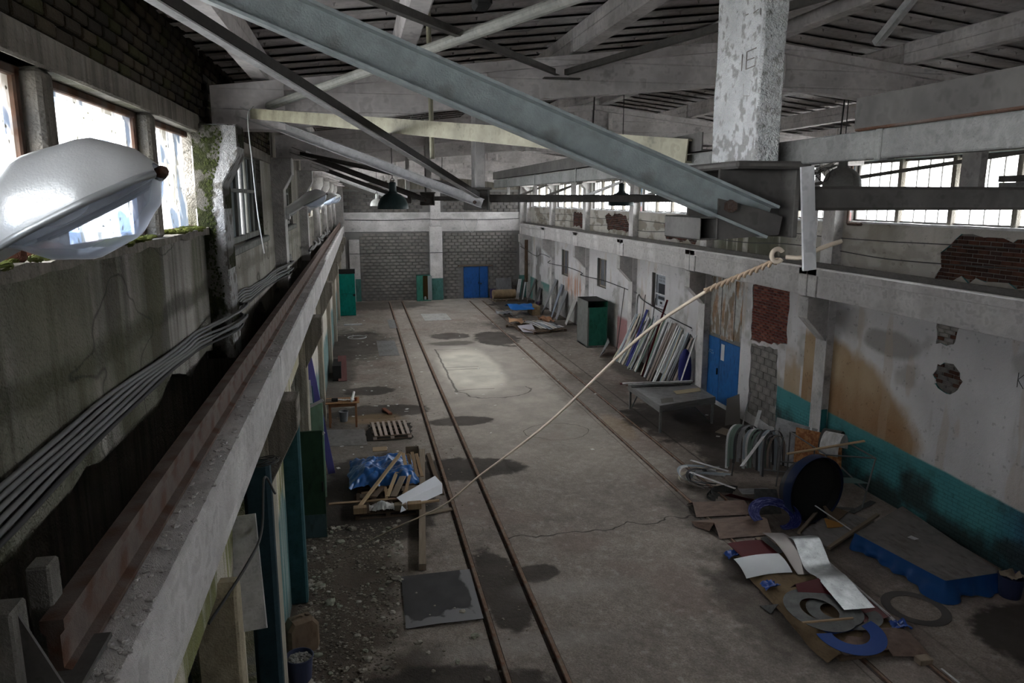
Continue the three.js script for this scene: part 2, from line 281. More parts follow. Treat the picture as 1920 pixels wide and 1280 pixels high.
{
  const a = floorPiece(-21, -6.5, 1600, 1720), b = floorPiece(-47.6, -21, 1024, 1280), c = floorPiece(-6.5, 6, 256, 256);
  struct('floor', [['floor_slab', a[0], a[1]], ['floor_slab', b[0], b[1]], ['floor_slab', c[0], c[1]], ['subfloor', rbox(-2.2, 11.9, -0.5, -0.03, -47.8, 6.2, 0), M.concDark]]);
  const g = struct('ground', [['ground', new THREE.PlaneGeometry(300, 300).rotateX(-Math.PI / 2).translate(0, -0.55, -20), mat([0.3, 0.3, 0.28], 1)]]);
  g.name = 'ground';
}

// -- right wall: z runs along u = -z
const WRWIN = []; for (let i = 0; i + 1 < CR.length; i++) WRWIN.push([-CR[i] + 0.42, -CR[i + 1] - 0.42, 5.8, 7.08]);
WRWIN.push([-2.2, 2.1, 5.8, 7.08]);  // unseen window beside the camera, added to brighten the near beam and post
const SMALLWIN = [[25.05, 26.3, 2.3, 3.6], [31.6, 32.9, 2.34, 3.64], [37.8, 39.1, 2.26, 3.62]];
const DOORWAY = [19.45, 22.05, 0, 3.95];
const B1 = jag([[8.3, 4.85], [12.3, 4.85], [12.15, 5.3], [11.7, 5.62], [8.3, 5.66]], 0.2, 0.07), B2 = jag([[17.1, 2.6], [18.9, 2.35], [18.95, 3.95], [17.1, 4.05]], 0.15, 0.04), B3 = jag([[17.35, 0.25], [18.85, 0.3], [18.85, 2.3], [17.5, 2.4]], 0.2, 0.03),
  B4 = jag([[11.62, 3.62], [12.05, 3.6], [12.12, 4.02], [11.55, 4.02]], 0.1, 0.03), B5 = jag(Array.from({ length: 10 }, (_, i) => [11.7 + 0.36 * Math.cos(i * 0.628), 3.0 + 0.3 * Math.sin(i * 0.628)]), 0.09, 0.035),
  B6 = jag([[22.6, 4.9], [25.2, 4.9], [25.4, 5.4], [24.4, 5.66], [22.6, 5.5]], 0.2, 0.08), B7 = jag([[28.8, 4.95], [31.6, 4.95], [31.9, 5.6], [29.2, 5.66]], 0.2, 0.08), B8 = jag([[35.2, 4.95], [37, 4.95], [37, 5.6], [35.2, 5.6]], 0.2, 0.08);
function wallRAt(u, y) {
  const n1 = fb(u * 0.5 + 5, y * 0.5 + 60, 5), n2 = fb(u * 2 + 1, y * 2 + 90, 5), n3 = fb(u * 11, y * 11 + 120, 3), st = fb(u * 5 + 12, y * 0.5 + 150, 4);
  let c = mul([0.60, 0.59, 0.6], 0.6 + 0.35 * n1 + 0.3 * n2);
  c = mx(c, [0.3, 0.28, 0.26], sm(0.58, 0.8, st * 0.6 + n2 * 0.4) * 0.4);
  c = mx(c, [0.22, 0.2, 0.17], sm(0.62, 0.74, fb(u * 1.1 + 70, y * 1.1, 4)) * 0.5);
  if (y < 4.3) {
    c = mx(c, [0.34, 0.33, 0.33], sm(3.3, 4.2, y + n2 * 0.5) * 0.45);
    // ochre damp stain with its pale rim
    const q = Math.hypot((u - 16.1) / 4.0, (y - 1.0) / 2.25) + (n2 - 0.5) * 0.14;
    if (u < 16.3) { c = mx(c, [0.66, 0.65, 0.65], (1 - sm(1.0, 1.16, q)) * sm(1.2, 1.5, y) * 0.7); c = mx(c, mx([0.42, 0.31, 0.185], [0.26, 0.135, 0.05], sm(0.3, 0.75, n1 * 0.5 + n2 * 0.2 + sm(2.6, 1.3, y) * 0.3 + st * 0.12)), (1 - sm(0.9, 1.02, q)) * 0.93); }
    c = mx(c, [0.25, 0.235, 0.22], ell(u, y, 13.3, 3.35, 0.75, 0.28, n2) * 0.8);
    c = mx(c, [0.42, 0.33, 0.24], sm(0.66, 0.74, fb(u * 3 + 8, y * 0.7, 3)) * 0.35);
    if (u > 16.4 && u < 17.1) c = mx(c, [0.4, 0.29, 0.17], (1 - sm(2.4, 3.2, y + n2)) * 0.8);
    // painted dado, bricks showing where it is worn
    const top = 1.42 - 0.04 * (16.5 - u) + (n2 - 0.5) * 0.06;
    if (u < 17.4) {
      const joint = 1 - Math.min(sm(0.0, 0.012, Math.abs(((y / 0.077) % 1 + 1) % 1 - 0.5) * 0.077), sm(0, 0.014, Math.abs((((u + (Math.floor(y / 0.077 + 0.5) % 2) * 0.125) / 0.25) % 1 + 1) % 1 - 0.5) * 0.25));
      let t = mx([0.075, 0.27, 0.28], [0.05, 0.2, 0.22], n2);
      t = mx(t, [0.03, 0.09, 0.22], (1 - sm(9.6, 11.0, u + n1)) * 0.8);
      t = mx(t, [0.03, 0.035, 0.032], sm(0.42, 0.72, fb(u * 1.4 + 33, y * 1.4 + 5, 5) * 0.6 + n2 * 0.4 + (1 - y) * 0.22) * 0.9);
      t = mul(t, 1 - joint * 0.4 * (1 - sm(0.9, 1.3, y)));
      c = mx(c, t, 1 - sm(top - 0.03, top + 0.02, y));
    }
    if (u > 40.8) c = mx(c, [0.1, 0.22, 0.2], 1 - sm(1.35, 1.45, y));
    if (u > 30 && u < 46) { c = mx(c, mul([0.3, 0.29, 0.28], 0.7 + 0.6 * n2), (1 - sm(1.2, 1.7, y + (n2 - 0.5) * 1.2 + Math.abs(u - 38) * 0.05)) * 0.9); c = mx(c, [0.42, 0.22, 0.14], ell(u, y, 36.6, 1.9, 1.6, 0.55, n2, 0.5) * sm(0.45, 0.6, st) * 0.9); }
    if (u > 43.8 && u < 45.2) c = mx(c, [0.25, 0.24, 0.235], sm(0.3, 0.45, n2) * (1 - sm(3.2, 3.6, y)));
    if (u > 27.4 && u < 30) c = mx(c, [0.3, 0.1, 0.1], (1 - sm(1.3, 1.5, y)) * 0.8);
  } else {
    c = mx(c, mul([0.4, 0.37, 0.3], 0.7 + 0.5 * n2), 0.6);
    const g = sm(16.5, 18, u) * (1 - sm(20.8, 21.8, u));
    c = mx(c, mul([0.06, 0.065, 0.04], 0.6 + n2), g * sm(0.42, 0.56, st * 0.6 + n1 * 0.5) * 0.9);
    c = mx(c, [0.16, 0.14, 0.1], sm(0.5, 0.62, fb(u * 1.5 + 3, y * 3, 4)) * (u > 21 ? 0.65 : 0.3));
    c = mx(c, [0.1, 0.09, 0.07], (1 - sm(4.7, 5.0, y)) * 0.5);
  }
  if (n3 > 0.78) c = mul(c, 0.75);
  return c;
}
const wallMat = (f, u0, u1, y0, y1, w, h, bs = 0.012) => { const t = rep(colorTex(w, h, (a, b) => f(u0 + a * (u1 - u0), y0 + b * (y1 - y0))), u1 - u0, y1 - y0, -u0 / (u1 - u0), -y0 / (y1 - y0)); return mat([1, 1, 1], 0.93, { map: t, bump: rep(tBump, 0.9), bs }); };
const toR = (g, x) => g.rotateY(Math.PI / 2).translate(x, 0, 0);          // depth outwards from x
const toL = (g, x, th) => g.rotateY(Math.PI / 2).translate(x - th, 0, 0); // face at x
const within = (list, a, b) => list.filter((h) => h[0] >= a && h[1] <= b);
const H4 = (h) => rc(...h);
const BRK = ['#4a3027', '#54382d', '#3d2a24', '#463330', '#5b3c30'].map((c) => mat(c, 0.95, { map: gr1, bump: bm3, bs: 0.006 }));
const BRKRED = ['#6b3a34', '#74423a', '#5c332f', '#7d4c42'].map((c) => mat(c, 0.95, { map: gr1, bump: bm3, bs: 0.006 }));
const BLK = ['#858280', '#8a8785', '#807e7c', '#8f8c89', '#7b7977'].map((c) => mat(c, 0.95, { map: gr1, bump: bm1, bs: 0.01 }));
const BLKD = ['#6a6866', '#716e6b', '#646261', '#757270'].map((c) => mat(c, 0.95, { map: gr1, bump: bm1, bs: 0.01 }));
{
  const near = wallMat(wallRAt, 6, 28.1, 0, 7.9, 1792, 640), far = wallMat(wallRAt, 28.1, 47.6, 0, 7.9, 1024, 512);
  const hole = [...WRWIN, ...SMALLWIN];
  const core = [...WRWIN, ...SMALLWIN].map(H4);
  const w = struct('wall_right', [
    ['plaster', toR(slab(rc(6, 28.1, 0, 7.9), 0.035, [...within(hole, 6, 28.1).map(H4), H4([DOORWAY[0], DOORWAY[1], 0.002, DOORWAY[3]]), B1, B2, B3, B4, B5, B6]), XR), near],
    ['plaster', toR(slab(rc(28.1, 47.6, 0, 7.9), 0.035, [...within(hole, 28.1, 47.6).map(H4), B7, B8]), XR), far],
    ['plaster', toR(slab(rc(-6, 6, 0, 7.9), 0.035, within(hole, -6, 6).map(H4)), XR), M.plasterW],
    ['masonry', toR(slab(rc(-6, 47.6, -0.3, 8.2), 0.34, core), XR + 0.036), M.mortar],
  ]);
  const put = (u, v, d) => [XR + 0.042 + d, v, -u, Math.PI / 2];
  const area = (P, name, w0, h0, mats, limit) => { const us = P.map((p) => p[0]), vs = P.map((p) => p[1]); return courses(w, name, { u0: Math.min(...us), u1: Math.max(...us), v0: Math.min(...vs), v1: Math.max(...vs), w: w0, h: h0, d: 0.05, inside: (u, v) => inPoly(P, u, v) || inPoly(P, u + 0.08, v) || inPoly(P, u - 0.08, v), at: put, mats, limit, amp: 0.004 }); };
  let left = 245;
  left -= area(B5, 'brick', 0.25, 0.077, [BLKD[0], BLKD[2], BRK[0]], left); left -= area(B4, 'brick', 0.25, 0.077, [BLK[1], BLK[3], BRK[4]], left);
  left -= area(B1, 'brick', 0.25, 0.077, BRK, left); left -= area(B2, 'brick', 0.25, 0.077, BRKRED, left);
  area(B3, 'block', 0.4, 0.2, BLK, 40);
  for (const P of [B6, B7, B8]) area(P, 'brick', 0.25, 0.077, [...BRK, BRKRED[2]], 0);
}
// columns, corbels and crane beam of the right wall
const column = (z, side) => { // side 1 right, -1 left
  const q = side > 0 ? [[XR + 0.05, 0], [XR - 0.17, 0], [XR - 0.17, 4.1], [XR - 0.22, 4.1], [XR - 0.22, 6.75], [XR - 0.42, 6.95], [XR - 0.42, 7.32], [XR + 0.05, 7.32]] : [[XL - 0.05, 4.7], [XL + 0.2, 4.7], [XL + 0.2, 6.45], [XL + 0.36, 6.72], [XL + 0.36, 7.0], [XL - 0.05, 7.0]];
  return slab(q, 0.42, [], 0.012).translate(0, 0, z - 0.21);
};
CR.forEach((z, i) => {
  const pr = [['shaft', column(z, 1), M.concW], ['corbel', slab([[XR - 0.1, 3.02], [XR - 0.18, 3.06], [XR - 0.7, 3.6], [XR - 0.7, 4.07], [XR - 0.1, 4.07]], 0.36, [], 0.01).translate(0, 0, z - 0.18), M.conc]];
  if (i > 0 && i < 3) pr.push(['painted_dado', rbox(XR - 0.175, XR - 0.02, 0, 1.42, z - 0.235, z + 0.235, 0.01), mat([0.05, 0.2, 0.215], 0.85, { map: wo1 })]);
  const s = struct('column', pr); s.userData.label = 'whitewashed concrete column with a sloping corbel under the crane beam';
});
{
  const p = [], r = [];
  for (let i = 0; i + 1 < CR.length; i++) { p.push(['beam_segment', [rbox(XR - 0.62, XR - 0.24, 4.1, 4.72, CR[i + 1] + 0.015, CR[i] - 0.015, 0.015), rbox(XR - 0.66, XR - 0.2, 4.1, 4.74, CR[i + 1] + 0.02, CR[i + 1] + 0.35, 0.012), rbox(XR - 0.66, XR - 0.2, 4.1, 4.74, CR[i] - 0.35, CR[i] - 0.02, 0.012), rbox(XR - 0.66, XR - 0.2, 4.58, 4.745, CR[i + 1] + 0.02, CR[i] - 0.02, 0.012)], M.concW]); }
  p.push(['beam_segment', rbox(XR - 0.62, XR - 0.24, 4.1, 4.72, CR[0] + 0.02, ZB - 0.1, 0.015), M.concW]);
  p.push(['crane_rail', prism(ibeam(0.07, 0.12, 0.025), [XR - 0.4, 4.8, ZB - 0.1], [XR - 0.4, 4.8, -46.9]), M.steelDark]);
  tag(struct('beam', p), 'whitewashed crane runway beam along the right wall');
}
// -- windows of the right wall, the last one added unseen: ribbed glass between dark posts
const tGlass = colorTex(256, 256, (u, v) => { const a = fb(u * 6, v * 3, 4, 6, 3), k = sm(0.55, 0.8, v + (a - 0.5) * 0.7) * 0.55; return mx([0.9, 0.93, 0.95], [0.5, 0.5, 0.45], k * a * 1.4); });
const glassR = mat([0.95, 0.96, 0.97], 0.4, { trans: 1, map: rep(tGlass, 1.2, 1.28, 0, 0.47) });
let wn = 0;
const pane = (a, b, y0, y1) => new THREE.ShapeGeometry(shape2(rc(a, b, y0, y1))).toNonIndexed();
const windowR = ([a, b, y0, y1]) => {
  const ps = [], n = Math.max(2, Math.round((b - a) / 1.55)), X = XR + 0.14, fr = M.steelDark;
  ps.push(['window_frame', [rbox(X - 0.03, X + 0.03, y0, y0 + 0.05, -b, -a), rbox(X - 0.03, X + 0.03, y1 - 0.05, y1, -b, -a), rbox(X - 0.03, X + 0.03, y0, y1, -a - 0.05, -a), rbox(X - 0.03, X + 0.03, y0, y1, -b, -b + 0.05)], fr]);
  ps.push(['window_sill', toR(slab(jag(rc(a - 0.05, b + 0.05, y0 - 0.03, y0 + 0.015), 0.3, 0.008), 0.2), XR - 0.03), M.white]);
  for (let i = 0; i < n; i++) {
    const u0 = a + (b - a) * i / n, u1 = a + (b - a) * (i + 1) / n;
    if (i) ps.push(['post', rbox(X - 0.09, X + 0.05, y0, y1, -u0 - 0.055, -u0 + 0.055), M.concDark]);
    const k = 4; for (let j = 0; j < k; j++) { const p0 = u0 + 0.06 + (u1 - u0 - 0.12) * j / k, p1 = u0 + 0.06 + (u1 - u0 - 0.12) * (j + 1) / k; ps.push(['pane', toR(pane(p0, p1, y0 + 0.04, y1 - 0.04), X), glassR]); if (j) ps.push(['glazing_bar', rbox(X - 0.012, X + 0.02, y0 + 0.03, y1 - 0.03, -p0 - 0.008, -p0 + 0.008, 0.002), fr]); }
  }
  struct('window_' + ++wn, ps);
};
WRWIN.forEach(windowR);
SMALLWIN.forEach(([a, b, y0, y1], i) => {
  const X = XR + 0.16, fr = mat([0.3, 0.27, 0.24], 0.8, { map: wd }), gl = mat([0.16, 0.17, 0.19], 0.25, { map: wo1 });
  const ps = [['window_frame', [rbox(X - 0.03, X + 0.03, y0, y0 + 0.07, -b, -a), rbox(X - 0.03, X + 0.03, y1 - 0.07, y1, -b, -a), rbox(X - 0.03, X + 0.03, y0, y1, -a - 0.07, -a), rbox(X - 0.03, X + 0.03, y0, y1, -b, -b + 0.07)], i ? fr : M.white]];
  ps.push(['pane', toR(slab(rc(a + 0.05, b - 0.05, y0 + 0.05, y1 - 0.05), 0.01), X), gl]);
  if (i) ps.push(['mullion', rbox(X - 0.035, X + 0.02, y0 + 0.05, y1 - 0.05, -(a + b) / 2 - 0.025, -(a + b) / 2 + 0.025), fr]);
  else { // posters behind the glass of the window nearest the strips
    const cv = document.createElement('canvas'); cv.width = 160; cv.height = 220; const x = cv.getContext('2d');
    x.fillStyle = '#8f949c'; x.fillRect(0, 0, 160, 220); x.fillStyle = '#3b3d42'; for (const [yy, n] of [[16, 11], [36, 9]]) for (let k = 0; k < n; k++) if (k !== 5) { x.fillRect(20 + k * 11, yy, 2, 13); x.fillRect(20 + k * 11 + 5, yy + (k % 3) * 2, 2, 13 - (k % 2) * 4); x.fillRect(20 + k * 11, yy + [0, 6, 11][k % 3], 7, 2); } x.fillStyle = '#23262b'; x.fillRect(12, 62, 136, 70); x.fillRect(12, 146, 136, 20); x.fillStyle = '#b9bcc2'; x.fillRect(12, 172, 136, 40); x.fillStyle = '#2a2c30'; x.fillRect(44, 180, 40, 16); for (let k = 0; k < 10; k++) x.fillRect(34 + k * 9, 203 + (k % 2), 6, 4);
    const t = new THREE.CanvasTexture(cv); t.colorSpace = THREE.SRGBColorSpace; t.magFilter = THREE.LinearFilter;
    const g = new THREE.PlaneGeometry(0.9, 1.24).rotateY(-Math.PI / 2).translate(X - 0.012, (y0 + y1) / 2, -25.62); // faces the hall
    ps.push(['notice', g, mat([1, 1, 1], 0.6, { map: t })], ['mullion', rbox(X - 0.04, X + 0.01, y0 + 0.05, y1 - 0.05, -25.18, -25.12), M.white], ['transom', rbox(X - 0.04, X + 0.01, y0 + 0.5, y0 + 0.55, -26.25, -25.15), M.white]);
  }
  struct('window_' + ++wn, ps);
});

// -- left wall above the crane beam
const WL = [[-3.8, 2.45, 6.0, 6.93], [2.45, 7.98, 6.0, 6.93]]; // open bays, u = -z
const WLD = [[9.25, 12.75, 5.72, 6.98], [15.5, 18.4, 5.72, 6.98]];     // boarded with dark glass
const WLF = [[21.3, 26.4, 5.72, 6.98], [27.6, 32.6, 5.72, 6.98], [33.8, 38.8, 5.72, 6.98], [40, 45, 5.72, 6.98]];
function wallLAt(u, y) {
  const n1 = fb(u * 0.6 + 25, y * 0.6 + 33, 5), n2 = fb(u * 2.3, y * 2.3 + 10, 5), st = fb(u * 9 + 2, y * 0.7 + 50, 4), s2 = fb(u * 2.2 + 7, y * 0.35 + 9, 4);
  let c = mul([0.42, 0.4, 0.365], 0.22 + 0.75 * st + 0.55 * n2);
  c = mx(c, mul([0.5, 0.48, 0.44], 0.5 + 0.6 * st), sm(0.52, 0.66, n1) * (y < 5.4 ? 0.7 : 0.25));
  c = mx(c, [0.07, 0.066, 0.055], sm(0.5, 0.64, s2 * 0.7 + st * 0.35) * 0.8);
  c = mx(c, [0.045, 0.045, 0.035], (1 - sm(0.03, 0.12, Math.abs(y - 5.42 + (n2 - 0.5) * 0.16))) * 0.7 + sm(5.42, 5.9, y) * 0.35);
  c = mx(c, mul([0.075, 0.078, 0.04], 0.5 + n2), sm(0.5, 0.66, fb(u * 1.2 + 15, y * 0.4 + 3, 4) * 0.75 + n2 * 0.25) * 0.65);
  if (u > 8.5) c = mx(c, mul([0.34, 0.32, 0.27], 0.6 + 0.7 * st), 0.5);
  const crk = 1 - sm(0, 0.012, Math.abs(fb(u * 0.8 + 3, y * 1.3 + 71, 4) - 0.5)); c = mx(c, [0.02, 0.02, 0.018], crk * 0.6);
  return c;
}
const FR = mat([0.17, 0.13, 0.105], 0.85, { map: ru1 });
const BRKD = ['#3b352b', '#453d31', '#332f28', '#4a4234', '#38371f'].map((c) => mat(c, 0.95, { map: gr1, bump: bm3, bs: 0.008 }));
{
  const low = []; for (let u = -5; u <= 47.6; u += 0.22) low.push([u, 4.78 + (fb(u * 1.3, 3, 4) - 0.5) * 0.5 - (u > 9 ? 0.12 : 0)]);
  const outline = (a, b, y1) => [...low.filter((p) => p[0] >= a && p[0] <= b), [b, 4.7], [b, y1], [a, y1], [a, 4.75]];
  const all = [...WL, ...WLD, ...WLF];
  const w = struct('wall_left', [
    ['plaster', toL(slab(outline(0.8, 14.4, 6.93), 0.2, [[[2.45, 6.0], [0.801, 6.0], [0.801, 6.929], [2.45, 6.929]].reverse(), H4(WL[1]), H4([9.25, 12.75, 5.72, 6.92])]), XL, 0.2), wallMat(wallLAt, 0.8, 14.4, 4.4, 7.0, 2048, 512, 0.03)],
    ['plaster', toL(slab(outline(14.4, 47.4, 7.0), 0.2, [...WLD, ...WLF].filter((h) => h[0] > 14).map((h) => rc(h[0], h[1], h[2], 6.98))), XL, 0.2), wallMat(wallLAt, 14.4, 47.4, 4.4, 7.0, 1024, 256, 0.03)],
    ['masonry', toL(slab(rc(-5, 47.4, -0.3, 8.3), 0.15, all.map(H4)), XL - 0.2, 0.15), M.concDark],
    ['masonry', toL(slab(rc(14.4, 47.4, 7, 8.3), 0.2), XL, 0.2), M.concDark],
    ['lintel', rbox(XL - 0.3, XL + 0.02, 6.93, 7.1, -8.0, 4.8, 0.012), M.concDark],
    ['lintel', rbox(XL - 0.3, XL + 0.02, 6.9, 7.06, -14.2, -8.3, 0.012), M.concDark],
    ['masonry', rbox(XL - 0.22, XL - 0.03, 7.06, 8.3, -14.2, 4.8, 0), M.mortar],
  ]);
  courses(w, 'brick', { u0: 1.6, u1: 8.2, v0: 7.1, v1: 7.83, w: 0.26, h: 0.082, d: 0.06, at: (u, v, d) => [XL - 0.015 + d, v, -u, Math.PI / 2], mats: BRKD, limit: 245 });
  courses(w, 'brick', { u0: 8.5, u1: 14, v0: 7.06, v1: 7.8, w: 0.26, h: 0.082, d: 0.06, at: (u, v, d) => [XL - 0.015 + d, v, -u, Math.PI / 2], mats: BRKD, limit: 0 });
}
const mossEdge = (y) => XL + 0.07 + 0.11 * fb(y * 2.4 + 4, 7, 4) + 0.1 * sm(6.5, 6.95, y);
// frosted, smeared panes of the open bays by the camera
const tSmear = colorTex(256, 256, (u, v) => { const a = fb(u * 5 + v * 1.4, v * 2.2, 5, 256, 256), b = fb(u * 14, v * 4 + 8, 4), d = fb(u * 40, v * 30 + 5, 2); let c = mx([0.92, 0.95, 0.98], [0.1, 0.16, 0.26], sm(0.56, 0.64, a) * 0.93); c = mx(c, [0.2, 0.19, 0.14], sm(0.62, 0.75, b + v * 0.12) * 0.8); if (d > 0.8) c = [0.03, 0.03, 0.02]; return c; });
const glassL = mat([1, 1, 1], 0.45, { trans: 1, map: rep(tSmear, 1.5, 1.1) });
const glassDark = mat([0.10, 0.13, 0.14], 0.55, { map: rep(tStreak, 0.6, 1.4) });
const moss = (w) => { const l = []; for (let i = 0; i < w.n; i++) { const s = R(0.01, 0.035), g = new THREE.IcosahedronGeometry(s, 1); g.scale(R(0.8, 1.6), R(0.35, 0.8), R(0.9, 1.9)); const a = g.attributes.position; for (let k = 0; k < a.count; k++) a.setXYZ(k, a.getX(k) + R(-0.004, 0.004), a.getY(k) + R(-0.004, 0.004), a.getZ(k)); g.computeVertexNormals(); g.translate(R(w.x0, w.x1), w.y + R(-0.004, 0.012) - (rnd() < 0.25 ? R(0, 0.03) : 0), R(w.z0, w.z1)); l.push(g); } return merge(l); };
{
  const X = XL - 0.12;
  const edges = [-3.8, -2.2, -0.6, 1.0, 2.6, 4.3, 6.3, 7.98];
  const ps = [['window_sill', toL(slab(jag(rc(-3.85, 7.95, 5.955, 6.01), 0.25, 0.012), 0.34), XL + 0.05, 0.34), M.concDark], ['window_frame', [rbox(X - 0.03, X + 0.03, 6.88, 6.93, -7.95, 3.8), rbox(X - 0.03, X + 0.03, 6.0, 6.04, -7.95, 3.8)], FR]];
  for (let i = 0; i + 1 < edges.length; i++) {
    const a = edges[i], b = edges[i + 1];
    if (i) ps.push(['post', rbox(XL - 0.17, XL + 0.0, 6.0, 6.93, -a - 0.09, -a + 0.09, 0.02), M.concDark], ['casing', rbox(X - 0.04, X + 0.03, 6.02, 6.92, -a - 0.15, -a - 0.09, 0.01), FR], ['casing', rbox(X - 0.04, X + 0.03, 6.02, 6.92, -a + 0.09, -a + 0.15, 0.01), FR]);
    ps.push(['pane', toR(pane(a + 0.14, b - 0.14, 6.03, 6.89), X), glassL]);
  }
  struct('window_' + ++wn, ps);
  const mm = mat([0.13, 0.15, 0.03], 1, { bump: bm3, bs: 0.01 });
  for (const [z0, z1, n] of [[-5.9, -4.9, 110], [-7.8, -6.7, 90], [-4.3, -3.0, 40], [-8.4, -8.0, 30]]) { const o = part(num('moss'), moss({ n, x0: XL - 0.1, x1: XL + 0.05, y: 6.02, z0, z1 }), mm, scene); tag(o, 'clump of green moss growing on the concrete window ledge', 'moss', 'moss on the window ledge', 'stuff'); }
  const moss2 = []; for (let i = 0; i < 260; i++) { const y = R(5.3, 7.0), g = new THREE.IcosahedronGeometry(R(0.004, 0.011), 0); g.scale(1.3, R(0.8, 1.8), 0.6); const k = mossEdge(y); g.translate(XL + 0.01 + (k - XL - 0.01) * Math.sqrt(rnd()) + R(-0.01, 0.01), y, CL[1] + 0.222); moss2.push(g); }
  tag(part(num('moss'), merge(moss2), mat([0.03, 0.038, 0.01], 1), scene), 'dark green moss streak down the column beside the frosted windows', 'moss', null, 'stuff');
  for (const [x, y, z, t] of [[-1.58, 6.045, -3.75, 0.3], [-1.62, 6.045, -3.45, 1.2], [-1.56, 6.12, -3.6, 0.8], [-1.6, 6.045, -3.1, 0.1], [-1.55, 6.045, -4.12, 0.6]]) { const o = part(num('brick'), cbox(0.2, 0.07, 0.11, 0.015), BRK[4], scene); o.position.set(x, y, z); o.rotation.y = t; tag(o, `loose red brick on the frosted window ledge, ${y > 6.1 ? 'lying on top of the others' : z < -4 ? 'apart beside the thick post' : z > -3.2 ? 'nearest the lamp tail' : z < -3.6 ? 'lying flat beneath the upper one' : 'turned crosswise'}`, 'brick', 'loose bricks on the window ledge'); }
  WLD.forEach(([a, b, y0, y1], i) => {
    const P = [], X = XL - 0.12, mf = mat([0.2, 0.21, 0.2], 0.8, { map: stk });
    P.push(['window_frame', [rbox(X - 0.04, X + 0.05, y0, y0 + 0.08, -b, -a), rbox(X - 0.04, X + 0.05, y1 - 0.1, y1, -b, -a), rbox(X - 0.04, X + 0.05, y0, y1, -a - 0.09, -a), rbox(X - 0.04, X + 0.05, y0, y1, -b, -b + 0.09)], mf], ['transom', rbox(X - 0.02, X + 0.05, 6.38, 6.43, -b + 0.05, -a - 0.05), mf], ['window_sill', rbox(XL - 0.2, XL + 0.08, y0 - 0.09, y0, -b - 0.05, -a + 0.05, 0.015), mf]);
    const n = 7; for (let j = 0; j < n; j++) { const p0 = a + (b - a) * j / n, p1 = a + (b - a) * (j + 1) / n; P.push(['pane', toL(slab(rc(p0 + 0.03, p1 - 0.03, y0 + 0.06, y1 - 0.06), 0.01), X, 0.01), glassDark]); if (j) P.push(['glazing_bar', rbox(X - 0.02, X + 0.04, y0 + 0.05, y1 - 0.05, -p0 - (j % 3 ? 0.015 : 0.035), -p0 + (j % 3 ? 0.015 : 0.035)), j % 3 == 1 ? M.white : mf]); }
    struct('window_' + ++wn, P);
  });
  WLF.forEach(([a, b, y0, y1]) => {
    const P = []; P.push(['window_frame', [rbox(X - 0.03, X + 0.03, y0, y0 + 0.05, -b, -a), rbox(X - 0.03, X + 0.03, y1 - 0.05, y1, -b, -a), rbox(X - 0.03, X + 0.03, y0, y1, -a - 0.05, -a), rbox(X - 0.03, X + 0.03, y0, y1, -b, -b + 0.05)], FR]);
    for (let j = 0; j < 4; j++) { const p0 = a + (b - a) * j / 4; P.push(['pane', toR(pane(p0 + 0.05, p0 + (b - a) / 4 - 0.05, y0 + 0.04, y1 - 0.04), X), glassR]); if (j) P.push(['post', rbox(X - 0.06, X + 0.06, y0, y1, -p0 - 0.05, -p0 + 0.05), M.concDark]); }
    struct('window_' + ++wn, P);
  });
}
const mossyCol = mat([1, 1, 1], 0.95, { map: rep(colorTex(256, 1024, (u, v) => { const x = XL - 0.1 + u * 0.6, y = 4.6 + v * 2.5, n = fb(u * 6, v * 26, 4), n2 = fb(u * 20, v * 70, 3), k = mossEdge(y); let c = mul([0.5, 0.5, 0.5], 0.45 + 0.5 * n + 0.45 * n2); c = mx(c, [0.2, 0.19, 0.17], sm(0.5, 0.7, n)); c = mx(c, [0.11, 0.105, 0.09], 1 - sm(k - 0.06, k + 0.0, x - 0.03)); c = mx(c, mul([0.026, 0.031, 0.01], 0.4 + 1.2 * n2), (1 - sm(k - 0.02, k + 0.025, x + (n2 - 0.5) * 0.06)) * sm(0.42, 0.56, n)); return c; }), 0.6, 2.5, -(XL - 0.1) / 0.6, -4.6 / 2.5), bump: bm3, bs: 0.03 });
CL.forEach((z, i) => tag(struct('column', [['shaft', column(z, -1), i === 1 ? mossyCol : M.conc]]), 'weathered concrete column carrying the roof beam on the windowed wall'));
{ // crane beam and rail on the left
  const p = [], E = [-2.3, -8.15, -14.4, -20.7, -27, -33.2, -39.4, -46.9];
  for (let i = 0; i + 1 < E.length; i++) p.push(['beam_segment', [rbox(-1.27, -0.87, 4.28, 4.65, E[i + 1] + 0.012, E[i] - 0.012, 0.02), rbox(-1.2, -0.95, 4.0, 4.3, E[i + 1] + 0.012, E[i] - 0.012, 0.02)], M.concW]);
  p.push(['crane_rail', prism([[-0.06, -0.11], [0.06, -0.11], [0.06, -0.09], [0.022, -0.075], [0.022, 0.05], [0.038, 0.07], [0.038, 0.11], [-0.038, 0.11], [-0.038, 0.07], [-0.022, 0.05], [-0.022, -0.075], [-0.06, -0.09]], [-1.09, 4.76, -2.62], [-1.09, 4.76, -46.9]), M.rust]);
  const dirt = []; for (let i = 0; i < 260; i++) { const s = R(0.006, 0.02), z = -2.5 - 14 * Math.pow(rnd(), 1.7); dirt.push(cbox(s * R(1, 2.4), s * R(0.3, 0.8), s * R(1, 2), 0.002).rotateY(R(0, 3)).translate(R(-1.02, -0.88), 4.655, z)); }
  p.push(['debris', merge(dirt), M.conc]);
  const b = struct('beam', p); tag(b, 'chipped grey concrete crane runway beam below the frosted windows'); b.children.at(-1).userData.kind = 'stuff';
}
const stopM = mat([0.2, 0.195, 0.18], 0.9, { map: gr1, bump: bm3, bs: 0.006 });
